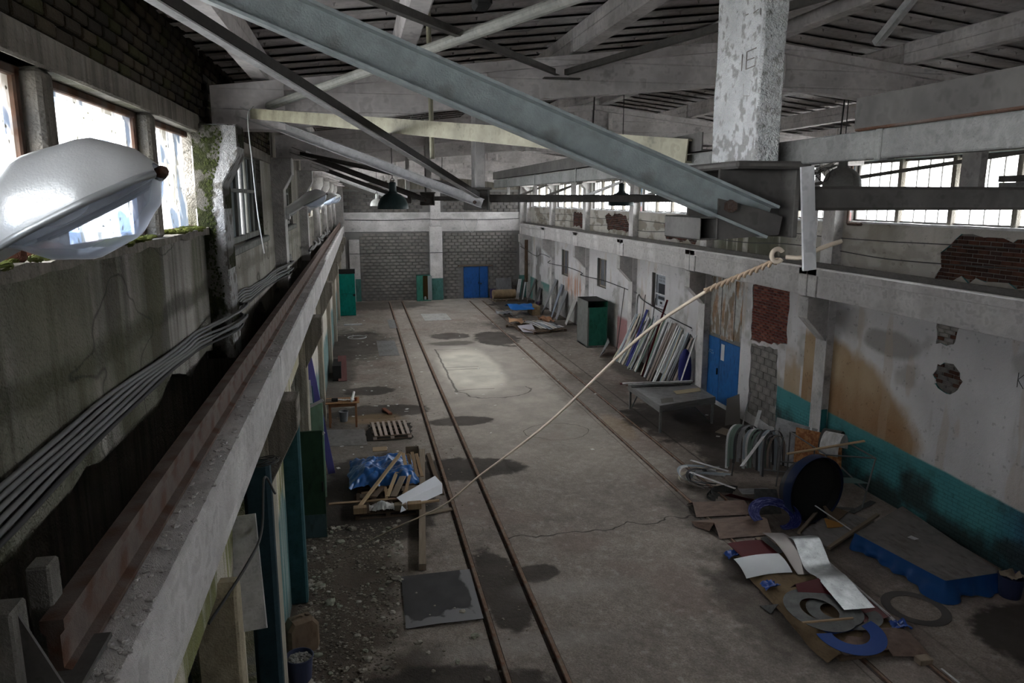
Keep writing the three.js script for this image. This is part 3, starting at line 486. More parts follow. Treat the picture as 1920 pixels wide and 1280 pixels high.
// buffer stop and hoses at the near end of the rail
thing('rail_stop', [['post', rbox(-1.22, -1.13, 4.66, 5.0, -2.56, -2.44, 0.008), stopM], ['post', rbox(-1.2, -1.12, 4.66, 5.02, -2.82, -2.72, 0.008), stopM], ['base_plate', rbox(-1.27, -0.98, 4.655, 4.675, -2.85, -2.4, 0.004), M.steelDark], ['gusset', slab([[0, 0], [0.12, 0], [0, 0.3]], 0.012).translate(-1.13, 4.67, -2.5), M.steelDark]], 'weathered buffer stop of two stubby posts at the end of the crane rail', 'stop');
one('hose', tube([[-1.5, 5.05, -2.0], [-1.42, 5.08, -2.25], [-1.36, 4.95, -2.35], [-1.36, 4.7, -2.4], [-1.4, 4.4, -2.45]], 0.024, 30, 8), M.cable, 'grey hose looping down beside the buffer stop', 'hose');
one('hose', tube([[-1.45, 4.95, -2.1], [-1.35, 4.9, -2.35], [-1.28, 4.8, -2.45], [-1.24, 4.78, -2.52]], 0.014, 20, 6), M.woodGray, 'thin brown hose reaching the foot of the buffer stop', 'hose');
// -- lower wall under the left crane beam
const XW = -1.25;
function lowLAt(u, y) {
  const n1 = fb(u * 0.8 + 25, y * 0.8 + 133, 5), n2 = fb(u * 2.6, y * 2.6 + 110, 5), st = fb(u * 8 + 2, y * 0.6 + 150, 4);
  let c = mul([0.66, 0.62, 0.53], 0.5 + 0.45 * st + 0.35 * n2);
  if (u < 15) { c = mx(c, [0.46, 0.42, 0.22], sm(0.4, 0.6, st) * 0.6); c = mx(c, mul([0.15, 0.17, 0.045], 0.5 + n2), sm(0.5, 0.64, n1 * 0.6 + st * 0.45) * 0.8); }
  else c = mx(c, [0.62, 0.6, 0.57], 0.5);
  c = mx(c, mx([0.05, 0.17, 0.18], [0.26, 0.34, 0.34], sm(0.45, 0.75, st)), (1 - sm(1.5, 1.75, y + (n2 - 0.5) * 0.5 - (u > 9.5 && u < 12 ? 0.35 : 0))) * sm(8.8, 9.6, u) * 0.9);
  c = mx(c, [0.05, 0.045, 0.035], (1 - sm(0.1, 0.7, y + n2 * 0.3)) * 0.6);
  return c;
}
const wallPil = mat([0.42, 0.39, 0.33], 0.95, { map: stk, bump: bm1, bs: 0.015 });
const OPEN = [[4.9, 6.2, 0.002, 3.1], [7.1, 8.7, 0.002, 3.35], [13.05, 15.9, 0.002, 3.1], [41.5, 43.2, 0.002, 2.1]];
{
  struct('wall_left_lower', [
    ['plaster', toL(slab(rc(-5, 18, 0, 4.02), 0.3, OPEN.filter((o) => o[0] < 18).map(H4)), XW, 0.3), wallMat(lowLAt, -5, 18, 0, 4.02, 2048, 384, 0.03)],
    ['plaster', toL(slab(rc(18, 47.4, 0, 4.02), 0.3, OPEN.filter((o) => o[0] > 18).map(H4)), XW, 0.3), wallMat(lowLAt, 18, 47.4, 0, 4.02, 512, 128, 0.03)],
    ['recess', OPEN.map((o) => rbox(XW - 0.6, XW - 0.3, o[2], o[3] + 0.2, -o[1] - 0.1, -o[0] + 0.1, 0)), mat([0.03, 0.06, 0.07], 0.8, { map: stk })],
  ]).name = 'wall_left_lower';
  CL.slice(1).forEach((z, i) => {
    const s = struct('column', [['shaft', rbox(XW - 0.1, XW + 0.14, 0, 4.0, z - 0.97, z - 0.53, 0.02), wallPil], ['corbel', slab([[XW, 2.95], [XW + 0.1, 2.95], [XW + 0.46, 3.66], [XW + 0.46, 4.0], [XW, 4.0]], 0.4, [], 0.012).translate(0, 0, z - 0.95), M.concDark]]);
    s.userData.label = 'stained concrete pilaster with a corbel below the chipped crane beam';
  });
}
// -- far wall
{
  const g = (x0, x1, y0, y1, d, m = M.conc) => [rbox(x0, x1, y0, y1, ZF - 0.4, ZF + d, 0.01), m];
  const ps = [['masonry', rbox(-2.2, 11.4, -0.3, 8.5, ZF - 0.5, ZF - 0.08, 0), mat([0.2, 0.195, 0.19], 0.95, { bump: bm1 })]];
  ps.push(['band', ...g(-1.5, 10.7, 4.28, 5.46, 0.0, M.concW)], ['column', [rbox(4.32, 5.1, 0, 4.6, ZF - 0.4, ZF + 0.35, 0.02), rbox(4.4, 5.02, 4.6, 7.9, ZF - 0.4, ZF + 0.25, 0.02)], M.concW], ['column', rbox(-0.62, 0.02, 0, 3.82, ZF - 0.4, ZF + 0.12, 0.015), M.concW], ['column', rbox(-1.5, -0.85, 0, 8, ZF - 0.4, ZF + 0.1, 0.02), M.conc], ['column', rbox(10.1, 10.75, 0, 8, ZF - 0.4, ZF + 0.15, 0.02), M.conc], ['band', ...g(-1.5, 10.7, 6.85, 8.4, 0.0, M.concDark)]);
  const tealD = mat([0.07, 0.18, 0.165], 0.8, { map: wo1 });
  ps.push(['painted_dado', rbox(4.315, 5.105, 0, 1.38, ZF - 0.3, ZF + 0.356, 0.01), tealD], ['painted_dado', rbox(-0.3, 0.026, 0, 1.4, ZF - 0.3, ZF + 0.126, 0.01), tealD], ['painted_dado', rbox(10.09, 10.7, 0, 1.45, ZF - 0.3, ZF + 0.156, 0.01), tealD]);
  const w = struct('wall_far', ps);
  const bays = [[0.02, 4.32, 0, 4.28, 1], [5.1, 10.1, 0, 4.28, 1], [-0.85, 4.05, 5.46, 6.86, 0], [5.25, 10.08, 5.46, 6.86, 0]];
  bays.forEach(([x0, x1, y0, y1, big], i) => courses(w, 'block', { u0: x0 + 0.2, u1: x1 - 0.4, v0: y0, v1: y1 - 0.05, w: 0.4, h: big ? 0.2 : 0.21, d: 0.1, gap: 0.02, inside: (u, v) => !(u > 6.3 && u < 8.2 && v < 2.1), at: (u, v, d) => [u, v, ZF - 0.05 + d * 1.5, 0], mats: big ? BLK : BLKD, limit: i < 2 ? 128 : 20, amp: 0.008 }));
  // blue double door
  const X0 = 6.45, X1 = 8.02, blue = mat([0.015, 0.085, 0.3], 0.55, { map: wo1 });
  const d = struct('door_1', [['door_leaf', rbox(X0, 7.46, 0.03, 2.06, ZF - 0.02, ZF + 0.06, 0.015), blue], ['door_leaf', rbox(7.49, X1, 0.03, 2.06, ZF - 0.02, ZF + 0.06, 0.015), blue], ['lintel', rbox(6.1, 8.35, 2.06, 2.14, ZF - 0.05, ZF + 0.14, 0.01), M.woodDark], ['handle', [box(0.04, 0.14, 0.05, 7.4, 1.0, ZF + 0.08), box(0.1, 0.1, 0.04, 7.56, 0.95, ZF + 0.075)], M.black], ['threshold', rbox(6.4, 8.06, 0, 0.035, ZF - 0.1, ZF + 0.2), M.concDark]]);
  d.userData.label = 'blue metal double door in the grey block wall';
}
// -- wall behind the camera, with its own row of high windows
{
  const hs = [];
  struct('wall_back', [['masonry', slab(rc(-2.2, 11.4, -0.3, 8.6), 0.4, hs.map(H4)).translate(0, 0, ZB), M.plasterW]]);
  for (const [a, b, y0, y1] of hs) struct('window_' + ++wn, [['window_frame', [rbox(a, b, y0, y0 + 0.06, ZB + 0.15, ZB + 0.25), rbox(a, b, y1 - 0.06, y1, ZB + 0.15, ZB + 0.25), rbox(a, a + 0.06, y0, y1, ZB + 0.15, ZB + 0.25), rbox(b - 0.06, b, y0, y1, ZB + 0.15, ZB + 0.25), rbox((a + b) / 2 - 0.04, (a + b) / 2 + 0.04, y0, y1, ZB + 0.15, ZB + 0.25)], M.steelDark], ['pane', pane(a + 0.05, (a + b) / 2 - 0.03, y0 + 0.05, y1 - 0.05).translate(0, 0, ZB + 0.2), glassR], ['pane', pane((a + b) / 2 + 0.03, b - 0.05, y0 + 0.05, y1 - 0.05).translate(0, 0, ZB + 0.2), glassR]]);
}
// -- roof: corrugated sheets on purlins on precast beams
{
  const W = 0.47, L = 1.78;
  // ribbed sheet: shallow lapped profile across, raised beads and hook nubs on the underside
  const mkSheet = (s) => {
    const base = shell(14, 1, (u, v) => { const x = (v - 0.5) * L; return [x, s * x * -0.113 + 0.034 * u - 0.016 * Math.exp(-Math.pow((u - 0.12) / 0.06, 2)) - 0.008 * Math.exp(-Math.pow((u - 0.6) / 0.1, 2)), (0.5 - u) * (W + 0.05)]; }, 0.007, W, L), nubs = [];
    for (let i = 0; i < 4; i++) { const x = -0.68 + i * 0.45; nubs.push(new THREE.ConeGeometry(0.022, 0.05, 6).rotateX(Math.PI).scale(1, 1, 0.6).translate(x, s * x * -0.113 - 0.022, (0.5 - 0.12) * W)); }
    return merge([base, ...nubs]);
  };
  const SL = mkSheet(-1), SRt = mkSheet(1), far = [], roofPoly = (h) => [[[-2.2, roofY(-2.2) + h, ZB + 0.4], [RIDGE, 8.42 + h, ZB + 0.4], [RIDGE, 8.42 + h, ZF - 0.6], [-2.2, roofY(-2.2) + h, ZF - 0.6]], [[11.5, roofY(11.5) + h, ZB + 0.4], [RIDGE, 8.42 + h, ZB + 0.4], [RIDGE, 8.42 + h, ZF - 0.6], [11.5, roofY(11.5) + h, ZF - 0.6]]];
  const roof = struct('ceiling', [['roof_covering', [polys(roofPoly(0.16)), polys(roofPoly(0.3))], M.concDark]]);
  const variants = [[0.7, 0.67, 0.69], [0.64, 0.61, 0.625], [0.56, 0.535, 0.54], [0.74, 0.71, 0.73]].map((c) => mat(c, 0.95, { map: gr2, bump: bm1, bs: 0.008 }));
  let n = 0;
  for (let z = -0.4; z > ZF; z -= W) for (let i = 0; i < 4; i++) for (const s of [-1, 1]) {
    const x = RIDGE + s * (i + 0.5) * 1.62, y = roofY(x) + 0.03 + (i % 2) * 0.004;
    if (n < 280 && z < -2.6) { const o = part('roof_sheet' + (n ? '_' + String(n).padStart(3, '0') : ''), s < 0 ? SL : SRt, pick(variants), roof); o.position.set(x, y, z + R(-0.01, 0.01)); o.rotation.y = R(-0.004, 0.004); n++; }
    else far.push((s < 0 ? SL : SRt).clone().translate(x, y, z));
  }
  part('roof_sheet_courses', merge(far), variants[1], roof).userData.kind = 'stuff';
  // purlins
  for (const x of [-0.95, 0.5, 2.5, 4.35, 4.85, 6.7, 8.7, 10.15]) {
    const y = roofY(x) - 0.15, p = [];
    for (let i = 0; i + 1 < TZ.length; i++) p.push(['purlin_length', rbox(x - 0.09, x + 0.09, y - 0.13, y + 0.13, TZ[i + 1] + 0.02, TZ[i] - 0.02, 0.015), M.rafter]);
    p.push(['purlin_length', rbox(x - 0.09, x + 0.09, y - 0.13, y + 0.13, TZ[0] + 0.02, ZB - 0.05, 0.015), M.rafter]);
    struct('roof_beam', p).userData.label = 'long concrete purlin under the corrugated roof';
  }
  // precast roof beams, two halves meeting at the ridge
  TZ.forEach((z, i) => {
    const half = (s) => {
      const X = (d) => RIDGE + s * d, o = [[X(0.02), rafTop(RIDGE)], [X(0.02), 7.62], [X(2.8), 7.36], [X(5.3), 7.02], [X(5.95), 7.02], [X(5.95), rafTop(X(5.95))]];
      const web = slab(o, 0.16).translate(0, 0, z - 0.08);
      const fl = slab([[X(0.02), rafTop(RIDGE)], [X(0.02), rafTop(RIDGE) - 0.1], [X(5.95), rafTop(X(5.95)) - 0.1], [X(5.95), rafTop(X(5.95))]], 0.3).translate(0, 0, z - 0.15);
      const hd = slab([[X(5.3), 7.0], [X(6.02), 7.0], [X(6.02), rafTop(X(6.02)) + 0.0], [X(5.3), rafTop(X(5.3))]], 0.34).translate(0, 0, z - 0.17);
      const rb = [0.35, 3.2].map((d) => rbox(X(d) - 0.04, X(d) + 0.04, 7.66 - 0.1 * d, rafTop(X(d)) - 0.1, z - 0.12, z + 0.12, 0.01));
      return [web, fl, hd, ...rb];
    };
    const s = struct('roof_beam', [['beam_half', half(-1), M.rafter], ['beam_half', half(1), M.rafter]]);
    s.userData.label = 'whitewashed precast roof beam spanning the hall from wall to ridge';
  });
}
// ---------- steelwork under the roof ----------
const side = (x, s) => (s < 0 ? x : 2 * RIDGE + 0.0 - x); // mirrors about the ridge line
const bolt = (x, y, z) => [cyl([x, y, z], [x, y, z + 0.02], 0.022, 0.02, 6), cyl([x, y, z + 0.02], [x, y, z + 0.035], 0.01, 0.01, 8)];
const postM = mat([1, 1, 1], 0.92, { map: rep(colorTex(512, 128, (u, v) => { const n = fb(u * 16, v * 4, 5), s = fb(u * 60, v * 15, 3), y = 6.4 + u * 1.4; let c = mul([0.78, 0.79, 0.79], 0.7 + 0.4 * n); c = mx(c, [0.2, 0.19, 0.17], sm(0.56, 0.72, s * 0.75 + n * 0.25 + (1 - sm(6.42, 6.6, y)) * 0.2) * 0.6); return c; }), 1.4, 0.35, -6.4 / 1.4, 0), bump: bm3, bs: 0.02 });
const near0 = (k) => k === 0;
const ORD = ['first', 'second', 'third', 'fourth', 'fifth', 'sixth', 'seventh', 'eighth', 'ninth', 'tenth', 'eleventh', 'twelfth'];
const seen = {}, ord = (k) => { seen[k] = (seen[k] ?? -1) + 1; return ORD[seen[k]] ?? 'further'; };
TZ.forEach((tz, k) => {
  const near = k === 0, z = tz + (near0(k) ? 0.1 : 0.14), who = ['at the frame above the hall\'s near bay', 'at the second frame', 'at the third frame'][k];
  for (const s of [-1, 1]) {
    const X = (x) => side(x, s), txt = s < 0 ? 'window side' : 'clerestory side';
    if (k > 6) continue;
    const nth = ['first', 'second', 'third', 'fourth', 'fifth', 'sixth', 'seventh'][k];
    // hanging post with its steel shoe
    const x0 = X(1.3), x1 = X(near ? 1.375 : 1.395), post = slab(jag(rc(Math.min(x0, x1), Math.max(x0, x1), 6.42, 7.75), 0.12, near ? 0.004 : 0.003), 0.31, [], 0.006).translate(0, 0, z - 0.34);
    const shoe = [rbox(X(1.2), X(1.47), 6.395, 6.42, z - 0.36, z + 0.03), rbox(X(1.2), X(1.46), 6.17, 6.4, z - 0.1, z - 0.09, 0.003), rbox(X(1.2), X(1.46), 6.17, 6.4, z - 0.34, z - 0.33, 0.003), rbox(X(1.43), X(1.45), 6.17, 6.4, z - 0.34, z, 0.003), ...(near && s < 0 ? [rbox(1.1, 1.165, 6.165, 6.17, z - 0.3, z - 0.01, 0.002), rbox(1.1, 1.165, 6.235, 6.24, z - 0.3, z - 0.01, 0.002), rbox(1.1, 1.105, 6.165, 6.24, z - 0.3, z - 0.01, 0.002), rbox(1.16, 1.165, 6.165, 6.24, z - 0.3, z - 0.01, 0.002), rbox(1.105, 1.16, 6.17, 6.235, z - 0.3, z - 0.12, 0.002), slab([[1.165, 6.165], [1.39, 6.18], [1.4, 6.24], [1.3, 6.27], [1.165, 6.3]], 0.008).translate(0, 0, z - 0.022)] : [])];
    const ps = [['post', post, near && s < 0 ? postM : near ? M.concW : M.conc], ['shoe', shoe, M.steelDark]];
    if (near && s < 0) { // letters scratched into the concrete
      const mk = []; const L = (a, b) => mk.push(bar([1.2925, a[1], a[0]], [1.2925, b[1], b[0]], 0.0035, 0.003));
      const yy = 6.78; L([-2.42, yy], [-2.42, yy - 0.055]); L([-2.42, yy], [-2.36, yy + 0.002]); L([-2.42, yy - 0.027], [-2.37, yy - 0.027]); L([-2.42, yy - 0.055], [-2.36, yy - 0.053]); L([-2.45, yy - 0.002], [-2.45, yy - 0.056]);
      L([-2.44, 6.9], [-2.425, 6.9]); L([-2.39, 6.895], [-2.36, 6.9]); L([-2.345, 6.9], [-2.345, 6.88]); const y2 = 6.68; L([-2.43, y2], [-2.425, y2 - 0.04]); L([-2.425, y2 - 0.04], [-2.385, y2 - 0.045]); L([-2.385, y2 - 0.045], [-2.37, y2]);
      mk.forEach((g) => ps.push(['lettering', g, M.concDark]));
    }
    if (near && s < 0) ps.push(['bolt', bolt(1.2, 6.275, z - 0.005), M.rust]); else ps.push(['bolt', bolt(X(1.27), 6.26, z + 0.05), M.rust]);
    thing('hanging_post', ps, near && s < 0 ? 'whitewashed concrete post with scratched letters, hanging in front of the first roof beam' : `concrete post with steel shoe hanging from the ${nth} roof beam, ${txt}`, 'post', 'posts hanging from the roof beams');
    // inclined tie from the eave
    const m = near ? M.teal : k % 3 === 1 ? M.steelPale : M.steelDark, h = near ? 0.115 : 0.105, w = 0.06, zt = near ? z - 0.03 : z + 0.04, ya = near ? 7.19 : 7.17, yb = near ? 6.222 : 6.245;
    one('steel_tie', [prism(chan(w, h, 0.009).map(([a, b]) => [-a * s * -1, b]), [X(-1.15), ya, zt], [X(1.36), yb, zt])], m, near && s < 0 ? 'thick grey green steel channel slanting down to the scratched concrete post' : `slanting steel channel from the eave to the post of the ${nth} roof beam, ${txt}`, 'steel tie', 'inclined ties under the roof beams');
  }
  if (k < 7) one('steel_tie_bar', prism(rect(0.07, 0.085, 0.01), [1.46, 6.3, z - 0.16], [7.74, 6.3, z - 0.16]), M.steelDark, `level steel bar joining the two posts under roof beam ${['nearest the camera end', 'two', 'three', 'four', 'five', 'six', 'seven'][k]}`, 'steel bar', 'level bars between the hanging posts');
});
// runway of flat bars and angles along each row of posts
for (const s of [-1, 1]) {
  const X = (x) => side(x, s), a = X(1.45), ps = [];
  ps.push(['lower_flat', [rbox(a - 0.02, a + 0.02, 6.41, 6.49, -8.0, 2.5, 0.004), ...[-7.2, -6.1, -4.9, -3.7, -1.9, -1.2].map((z) => rbox(a - 0.026, a + 0.026, 6.405, 6.495, z - 0.012, z + 0.012, 0.003))], mat([0.27, 0.275, 0.27], 0.8, { map: gr1, bump: bm3, bs: 0.006 })]);
  ps.push(['upper_angle', [prism(ang(0.06, 0.075), [a, 6.535, -8.0], [a, 6.535, -3.0]), prism(ang(0.06, 0.085), [a, 6.54, -2.0], [a, 6.54, 2.5])], M.steelDark], ['ledge', [rbox(a - 0.03, a + 0.03, 6.49, 6.5, -2.0, 2.5, 0.003)], M.rust]);
  thing('steel_runway', ps, s < 0 ? 'patched steel beam running lengthwise past the scratched concrete post' : 'steel beam running lengthwise under the roof on the clerestory side', 'steel beam');
}
const brace = (name, outline, a, b, m, label, roll = 0) => one(name, prism(outline, a, b, roll), m, label, 'brace');
brace('steel_brace', chan(0.06, 0.1), [-1.0, 7.14, -8.2], [1.42, 6.5, -3.1], M.steelYel, 'yellowish steel channel crossing level from the mossy column towards the camera');
thing('steel_brace', [['angle', prism(ang(0.045, 0.05), [-1.05, 7.18, -2.4], [1.28, 6.34, -8.15]), mat([0.06, 0.058, 0.055], 0.75, { map: gr1 })], ['lower_flange', prism(rect(0.05, 0.008), [-1.05, 7.146, -2.4], [1.28, 6.306, -8.15]), M.steelPale]], 'dark steel angle with a pale lower edge running down to the second post', 'brace');
brace('roof_pipe', Array.from({ length: 12 }, (_, i) => [0.042 * Math.cos(i * 0.5236), 0.042 * Math.sin(i * 0.5236)]), [-0.85, 7.22, -8.25], [2.85, 7.72, -2.4], mat([0.55, 0.56, 0.53], 0.6, { map: gr1 }), 'pale flaking round pipe slanting up from the mossy column head');
brace('roof_brace', ang(0.05, 0.07), [2.2, 7.66, -8.32], [-1.0, 7.25, -2.4], M.steelDark, 'dark roof brace meeting the plate on the second roof beam, window side');
brace('roof_brace', ang(0.05, 0.06), [2.3, 7.66, -8.32], [4.5, 7.86, -2.4], M.steelDark, 'dark roof brace meeting the plate on the second roof beam, ridge side');
one('gusset_plate', box(0.42, 0.015, 0.08, 2.26, 7.6, -8.36), M.steelDark, 'small dark plate where two roof braces meet', 'plate');
brace('steel_brace', ang(0.05, 0.06), [1.45, 6.36, -8.6], [-1.0, 7.1, -14.3], M.steelDark, 'dark steel angle from the second post back to the third column, window side');
brace('steel_brace', ang(0.05, 0.06), [-0.9, 7.12, -14.3], [1.3, 6.34, -20.6], M.steelPale, 'pale steel angle between the third column and the fourth post');
brace('steel_brace', ang(0.05, 0.06), [7.85, 6.36, -8.6], [10.1, 7.1, -2.4], M.steelDark, 'dark steel angle on the clerestory side rising towards the camera');
brace('steel_brace', ang(0.05, 0.06), [7.8, 6.36, -14.5], [10.1, 7.1, -8.7], M.steelDark, 'dark steel angle in front of the ribbed glass, between second and third frames');
brace('steel_brace', ang(0.04, 0.05), [7.8, 6.34, -20.7], [10.1, 7.1, -14.8], M.steelPale, 'thin pale steel angle in front of the ribbed glass by the hanging tin lamp');
brace('roof_strut', ang(0.06, 0.06), [4.4, 7.6, -6.0], [4.5, 8.25, -5.2], M.steelPale, 'short pale strut hanging from the roof purlin near the ridge');
one('hanger_pipe', cyl([0.62, 6.62, -6.35], [0.6, 8.15, -6.3], 0.02, 0.02, 8), M.steelYel, 'thin vertical hanger pipe between roof and dark steel angle', 'pipe');
one('steel_hanger', prism(rect(0.045, 0.01), [1.405, 6.4, -2.2], [1.44, 6.07, -2.2]), M.steelPale, 'pale flat steel strap hanging from the shoe of the scratched post', 'strap');
one('bracket', [rbox(0.35, 0.62, 6.9, 6.94, -2.32, -2.24), rbox(0.35, 0.4, 6.84, 6.94, -2.32, -2.24)], M.black, 'small black clamp lying on the grey green steel channel', 'clamp');
// rods hung from the roof
for (const [x, z, y0, y1, l] of [[3.6, -11.5, 6.7, 8.2, 'above the cast joint'], [2.4, -22, 6.5, 8, 'between the far posts'], [3.9, -26, 6.4, 8.1, 'beyond the far posts'], [6.6, -9.6, 6.95, 8.1, 'over the dusty tin lamp'], [6.9, -5.6, 6.6, 8.1, 'beside the near ridge']]) one('hanger_rod', cyl([x, y0, z], [x + 0.05, roofY(x) + 0.02, z], 0.011, 0.011, 6), M.cableDark, 'thin dark rod hanging from the roof ' + l, 'rod', 'rods hanging from the roof');

// ---------- lamps ----------
const enamelG = mat([0.035, 0.06, 0.06], 0.35, { map: wo1 }), enamelW = mat([0.42, 0.43, 0.41], 0.45, { map: wo1 });
function pendant(x, y, z, d, top, m, label) {
  const r = d / 2, s = lathe([[r, 0], [r * 1.01, 0.012], [r * 0.97, r * 0.35], [r * 0.82, r * 0.68], [r * 0.55, r * 0.92], [r * 0.28, r * 1.04], [r * 0.27, r * 1.0], [r * 0.53, r * 0.88], [r * 0.79, r * 0.65], [r * 0.94, r * 0.33], [r * 0.985, 0.01], [r, 0]], 28).translate(x, y, z);
  const nk = lathe([[r * 0.3, r * 1.0], [r * 0.3, r * 1.1], [r * 0.24, r * 1.15], [r * 0.24, r * 1.65], [r * 0.2, r * 1.72], [0.012, r * 1.74]], 18).translate(x, y, z);
  thing('pendant_lamp', [['shade', s, m], ['lamp_neck', nk, m], ['hook', new THREE.TorusGeometry(0.03, 0.006, 6, 12).translate(x, y + r * 1.74 + 0.03, z), M.steelDark], ['cord', cyl([x, y + r * 1.74 + 0.05, z], [x, top, z], 0.007, 0.007, 6), M.cableDark], ['bulb', new THREE.SphereGeometry(r * 0.25, 12, 8).translate(x, y + r * 0.45, z), mat([0.7, 0.7, 0.68], 0.2)]], label, 'lamp', 'pendant lamps along the hall');
}
pendant(0.57, 6.13, -12.6, 0.5, 7.97, enamelG, 'dark green enamel pendant lamp hanging before the far block wall');
pendant(0.62, 6.06, -24.8, 0.44, 7.97, enamelW, 'small pale pendant lamp beside the dark green one');
pendant(4.72, 6.17, -13.2, 0.46, 8.42, enamelG, 'dark pendant lamp seen against the far clerestory glass');
pendant(6.55, 6.46, -9.4, 0.5, 8.21, mat([0.22, 0.22, 0.21], 0.7, { map: gr1 }), 'dusty tin pendant lamp hanging before the ribbed glass');
pendant(4.2, 6.2, -25.5, 0.46, 8.4, enamelG, 'dark pendant lamp half hidden behind the level steel bar');
const alu = mat([0.8, 0.82, 0.83], 0.3, { metal: 0.3, bump: bm3, bs: 0.0008 }), bowl = mat([0.92, 0.95, 1.0], 0.45, { trans: 1 });
const interp = (t, x) => { for (let i = 0; i + 1 < t.length; i++) if (x <= t[i + 1][0]) { const k = (x - t[i][0]) / (t[i + 1][0] - t[i][0]), e = k * k * (3 - 2 * k) * 0.5 + k * 0.5; return t[i][1] + (t[i + 1][1] - t[i][1]) * e; } return t.at(-1)[1]; };
function streetLamp(z, label, first) {
  const L = 0.8, H = [[0, 0.025], [0.04, 0.1], [0.13, 0.165], [0.3, 0.19], [0.5, 0.15], [0.8, 0.12]], Wd = [[0, 0.05], [0.05, 0.11], [0.18, 0.16], [0.34, 0.155], [0.5, 0.1], [0.8, 0.07]], D = [[0, 0.0], [0.05, 0.07], [0.15, 0.122], [0.27, 0.125], [0.36, 0.085], [0.43, 0.005]];
  const rimM = mat([0.4, 0.42, 0.43], 0.4, { metal: 0.5 }), P = (g) => g.rotateZ(0.47).translate(-1.27, 6.015, z), Q = (u) => L - u;
  const top = shell(28, 16, (u, v) => { const a = (v - 0.5) * Math.PI; return [Q(u * L), interp(H, u * L) * Math.cos(a), interp(Wd, u * L) * Math.sin(a)]; }, 0.006, L, 0.5);
  const under = shell(10, 10, (u, v) => { const a = (v - 0.5) * Math.PI, q = 0.43 + u * (L - 0.43); return [Q(q), -(0.015 + 0.03 * u) * Math.cos(a), interp(Wd, q) * 0.97 * Math.sin(a)]; }, 0.006);
  const lens = shell(20, 16, (u, v) => { const a = (v - 0.5) * Math.PI, q = 0.012 + u * 0.42; return [Q(q), -interp(D, q) * Math.cos(a) - 0.012, interp(Wd, q) * 0.93 * Math.sin(a)]; }, 0.004);
  const rim = (s) => tube(Array.from({ length: 12 }, (_, i) => { const q = 0.004 + i / 11 * 0.45; return [Q(q), -0.008, s * (interp(Wd, q) + 0.004)]; }), 0.011, 30, 6);
  const refl = shell(12, 10, (u, v) => { const a = (v - 0.5) * Math.PI, q = 0.05 + u * 0.36; return [Q(q), interp(H, q) * 0.55 * Math.cos(a) , interp(Wd, q) * 0.85 * Math.sin(a)]; }, 0.003);
  const parts = [['housing', P(top), alu], ['gear_cover', P(under), alu], ['lens', P(lens), bowl], ['rim', P(rim(1)), rimM], ['rim', P(rim(-1)), rimM], ['reflector', P(refl), mat([0.8, 0.8, 0.8], 0.15, { metal: 0.9 })], ['bulb', P(new THREE.SphereGeometry(0.045, 14, 10).scale(1.9, 1, 1).translate(0.52, 0.03, 0)), mat([0.85, 0.85, 0.83], 0.3)], ['catch', P(box(0.035, 0.03, 0.04, L + 0.005, -0.005, 0)), M.rust]];
  parts.push(['bracket', [box(0.09, 0.11, 0.14, -1.26, 5.98, z), cyl([-1.28, 5.97, z], [-1.12, 6.06, z], 0.03, 0.03, 10)], M.steelPale]);
  thing('wall_lamp', parts, label, 'lamp', 'aluminium street type lamps on the columns');
}
streetLamp(-2.36, 'large aluminium street lamp with glass bowl, in front of the frosted windows');
streetLamp(-14.4, 'aluminium street lamp on the third column of the windowed wall');
streetLamp(-20.7, 'bright lit street lamp just beyond the one on the third column');
streetLamp(-27, 'farthest of the three small street lamps, toward the block wall');

// ---------- cables, wires and rope ----------
for (let i = 0; i < 6; i++) {
  const pts = [], o = i * 0.036;
  for (let z = -1.2; z > -17.2; z -= 0.55) {
    const dc = Math.min(...CL.map((c) => Math.abs(z - c))), out = 1 - sm(0.25, 0.75, dc);
    pts.push([XL + 0.03 + out * (0.24 + 0.03 * Math.sin(i * 2)) + 0.008 * Math.sin(z * 3 + i), 5.135 - o + 0.03 * Math.sin(z * 1.1 + i * 0.25) + out * (0.05 * Math.sin(i * 1.9) + 0.06) - (z < -10 ? 0.05 : 0), z]);
  }
  one('cable', tube(pts, 0.0138, 120, 6), i === 5 ? M.cableDark : M.cable, i === 5 ? 'single black cable lowest in the bundle on the mossy wall' : `${ORD[i]} grey cable from the top in the bundle on the mossy windowed wall`, 'cable');
}
for (const [k, z0, z1] of [[0, -19.6, -26.3], [1, -25.6, -33]]) one('cable', tube(Array.from({ length: 12 }, (_, i) => { const z = z0 + (z1 - z0) * i / 11; return [XL + 0.26 + 0.06 * Math.sin(i * 2), 5.0 + 0.08 * Math.sin(i * 1.7), z]; }), 0.03, 60, 6), M.cable, ['tangled grey cable loops on the far columns', 'second tangle of grey cable on the farthest columns'][k], 'cable');
one('dangling_wire', tube([[-0.98, 7.2, -8.1], [-1.02, 7.12, -8.0], [-1.01, 6.6, -8.0], [-0.98, 6.1, -7.95], [-0.95, 5.75, -8.0]], 0.006, 30, 5), M.white, 'pale wire dangling from the head of the mossy column', 'wire');
const wire = (pts, r, m, label) => one('wire', tube(pts, r, pts.length * 8, 5), m, label, 'wire');
wire([[10.1, 3.3, -47], [10.6, 2.85, -44.5], [10.62, 3.05, -43.5], [10.62, 2.9, -41], [10.3, 2.8, -40.6], [10.62, 2.78, -38], [10.62, 2.72, -35], [10.3, 2.72, -34.2], [10.62, 2.7, -32], [10.62, 2.65, -27.6]], 0.018, M.cableDark, 'black cable looping along the whitewashed wall below the crane beam');
wire([[10.64, 0.9, -27.55], [10.64, 2.45, -27.55], [10.64, 2.62, -27.45], [10.64, 2.5, -27.2], [10.64, 2.35, -26], [10.64, 2.2, -24.5], [10.64, 2.1, -22.6]], 0.02, M.cableDark, 'black conduit dropping beside the window with the notices');
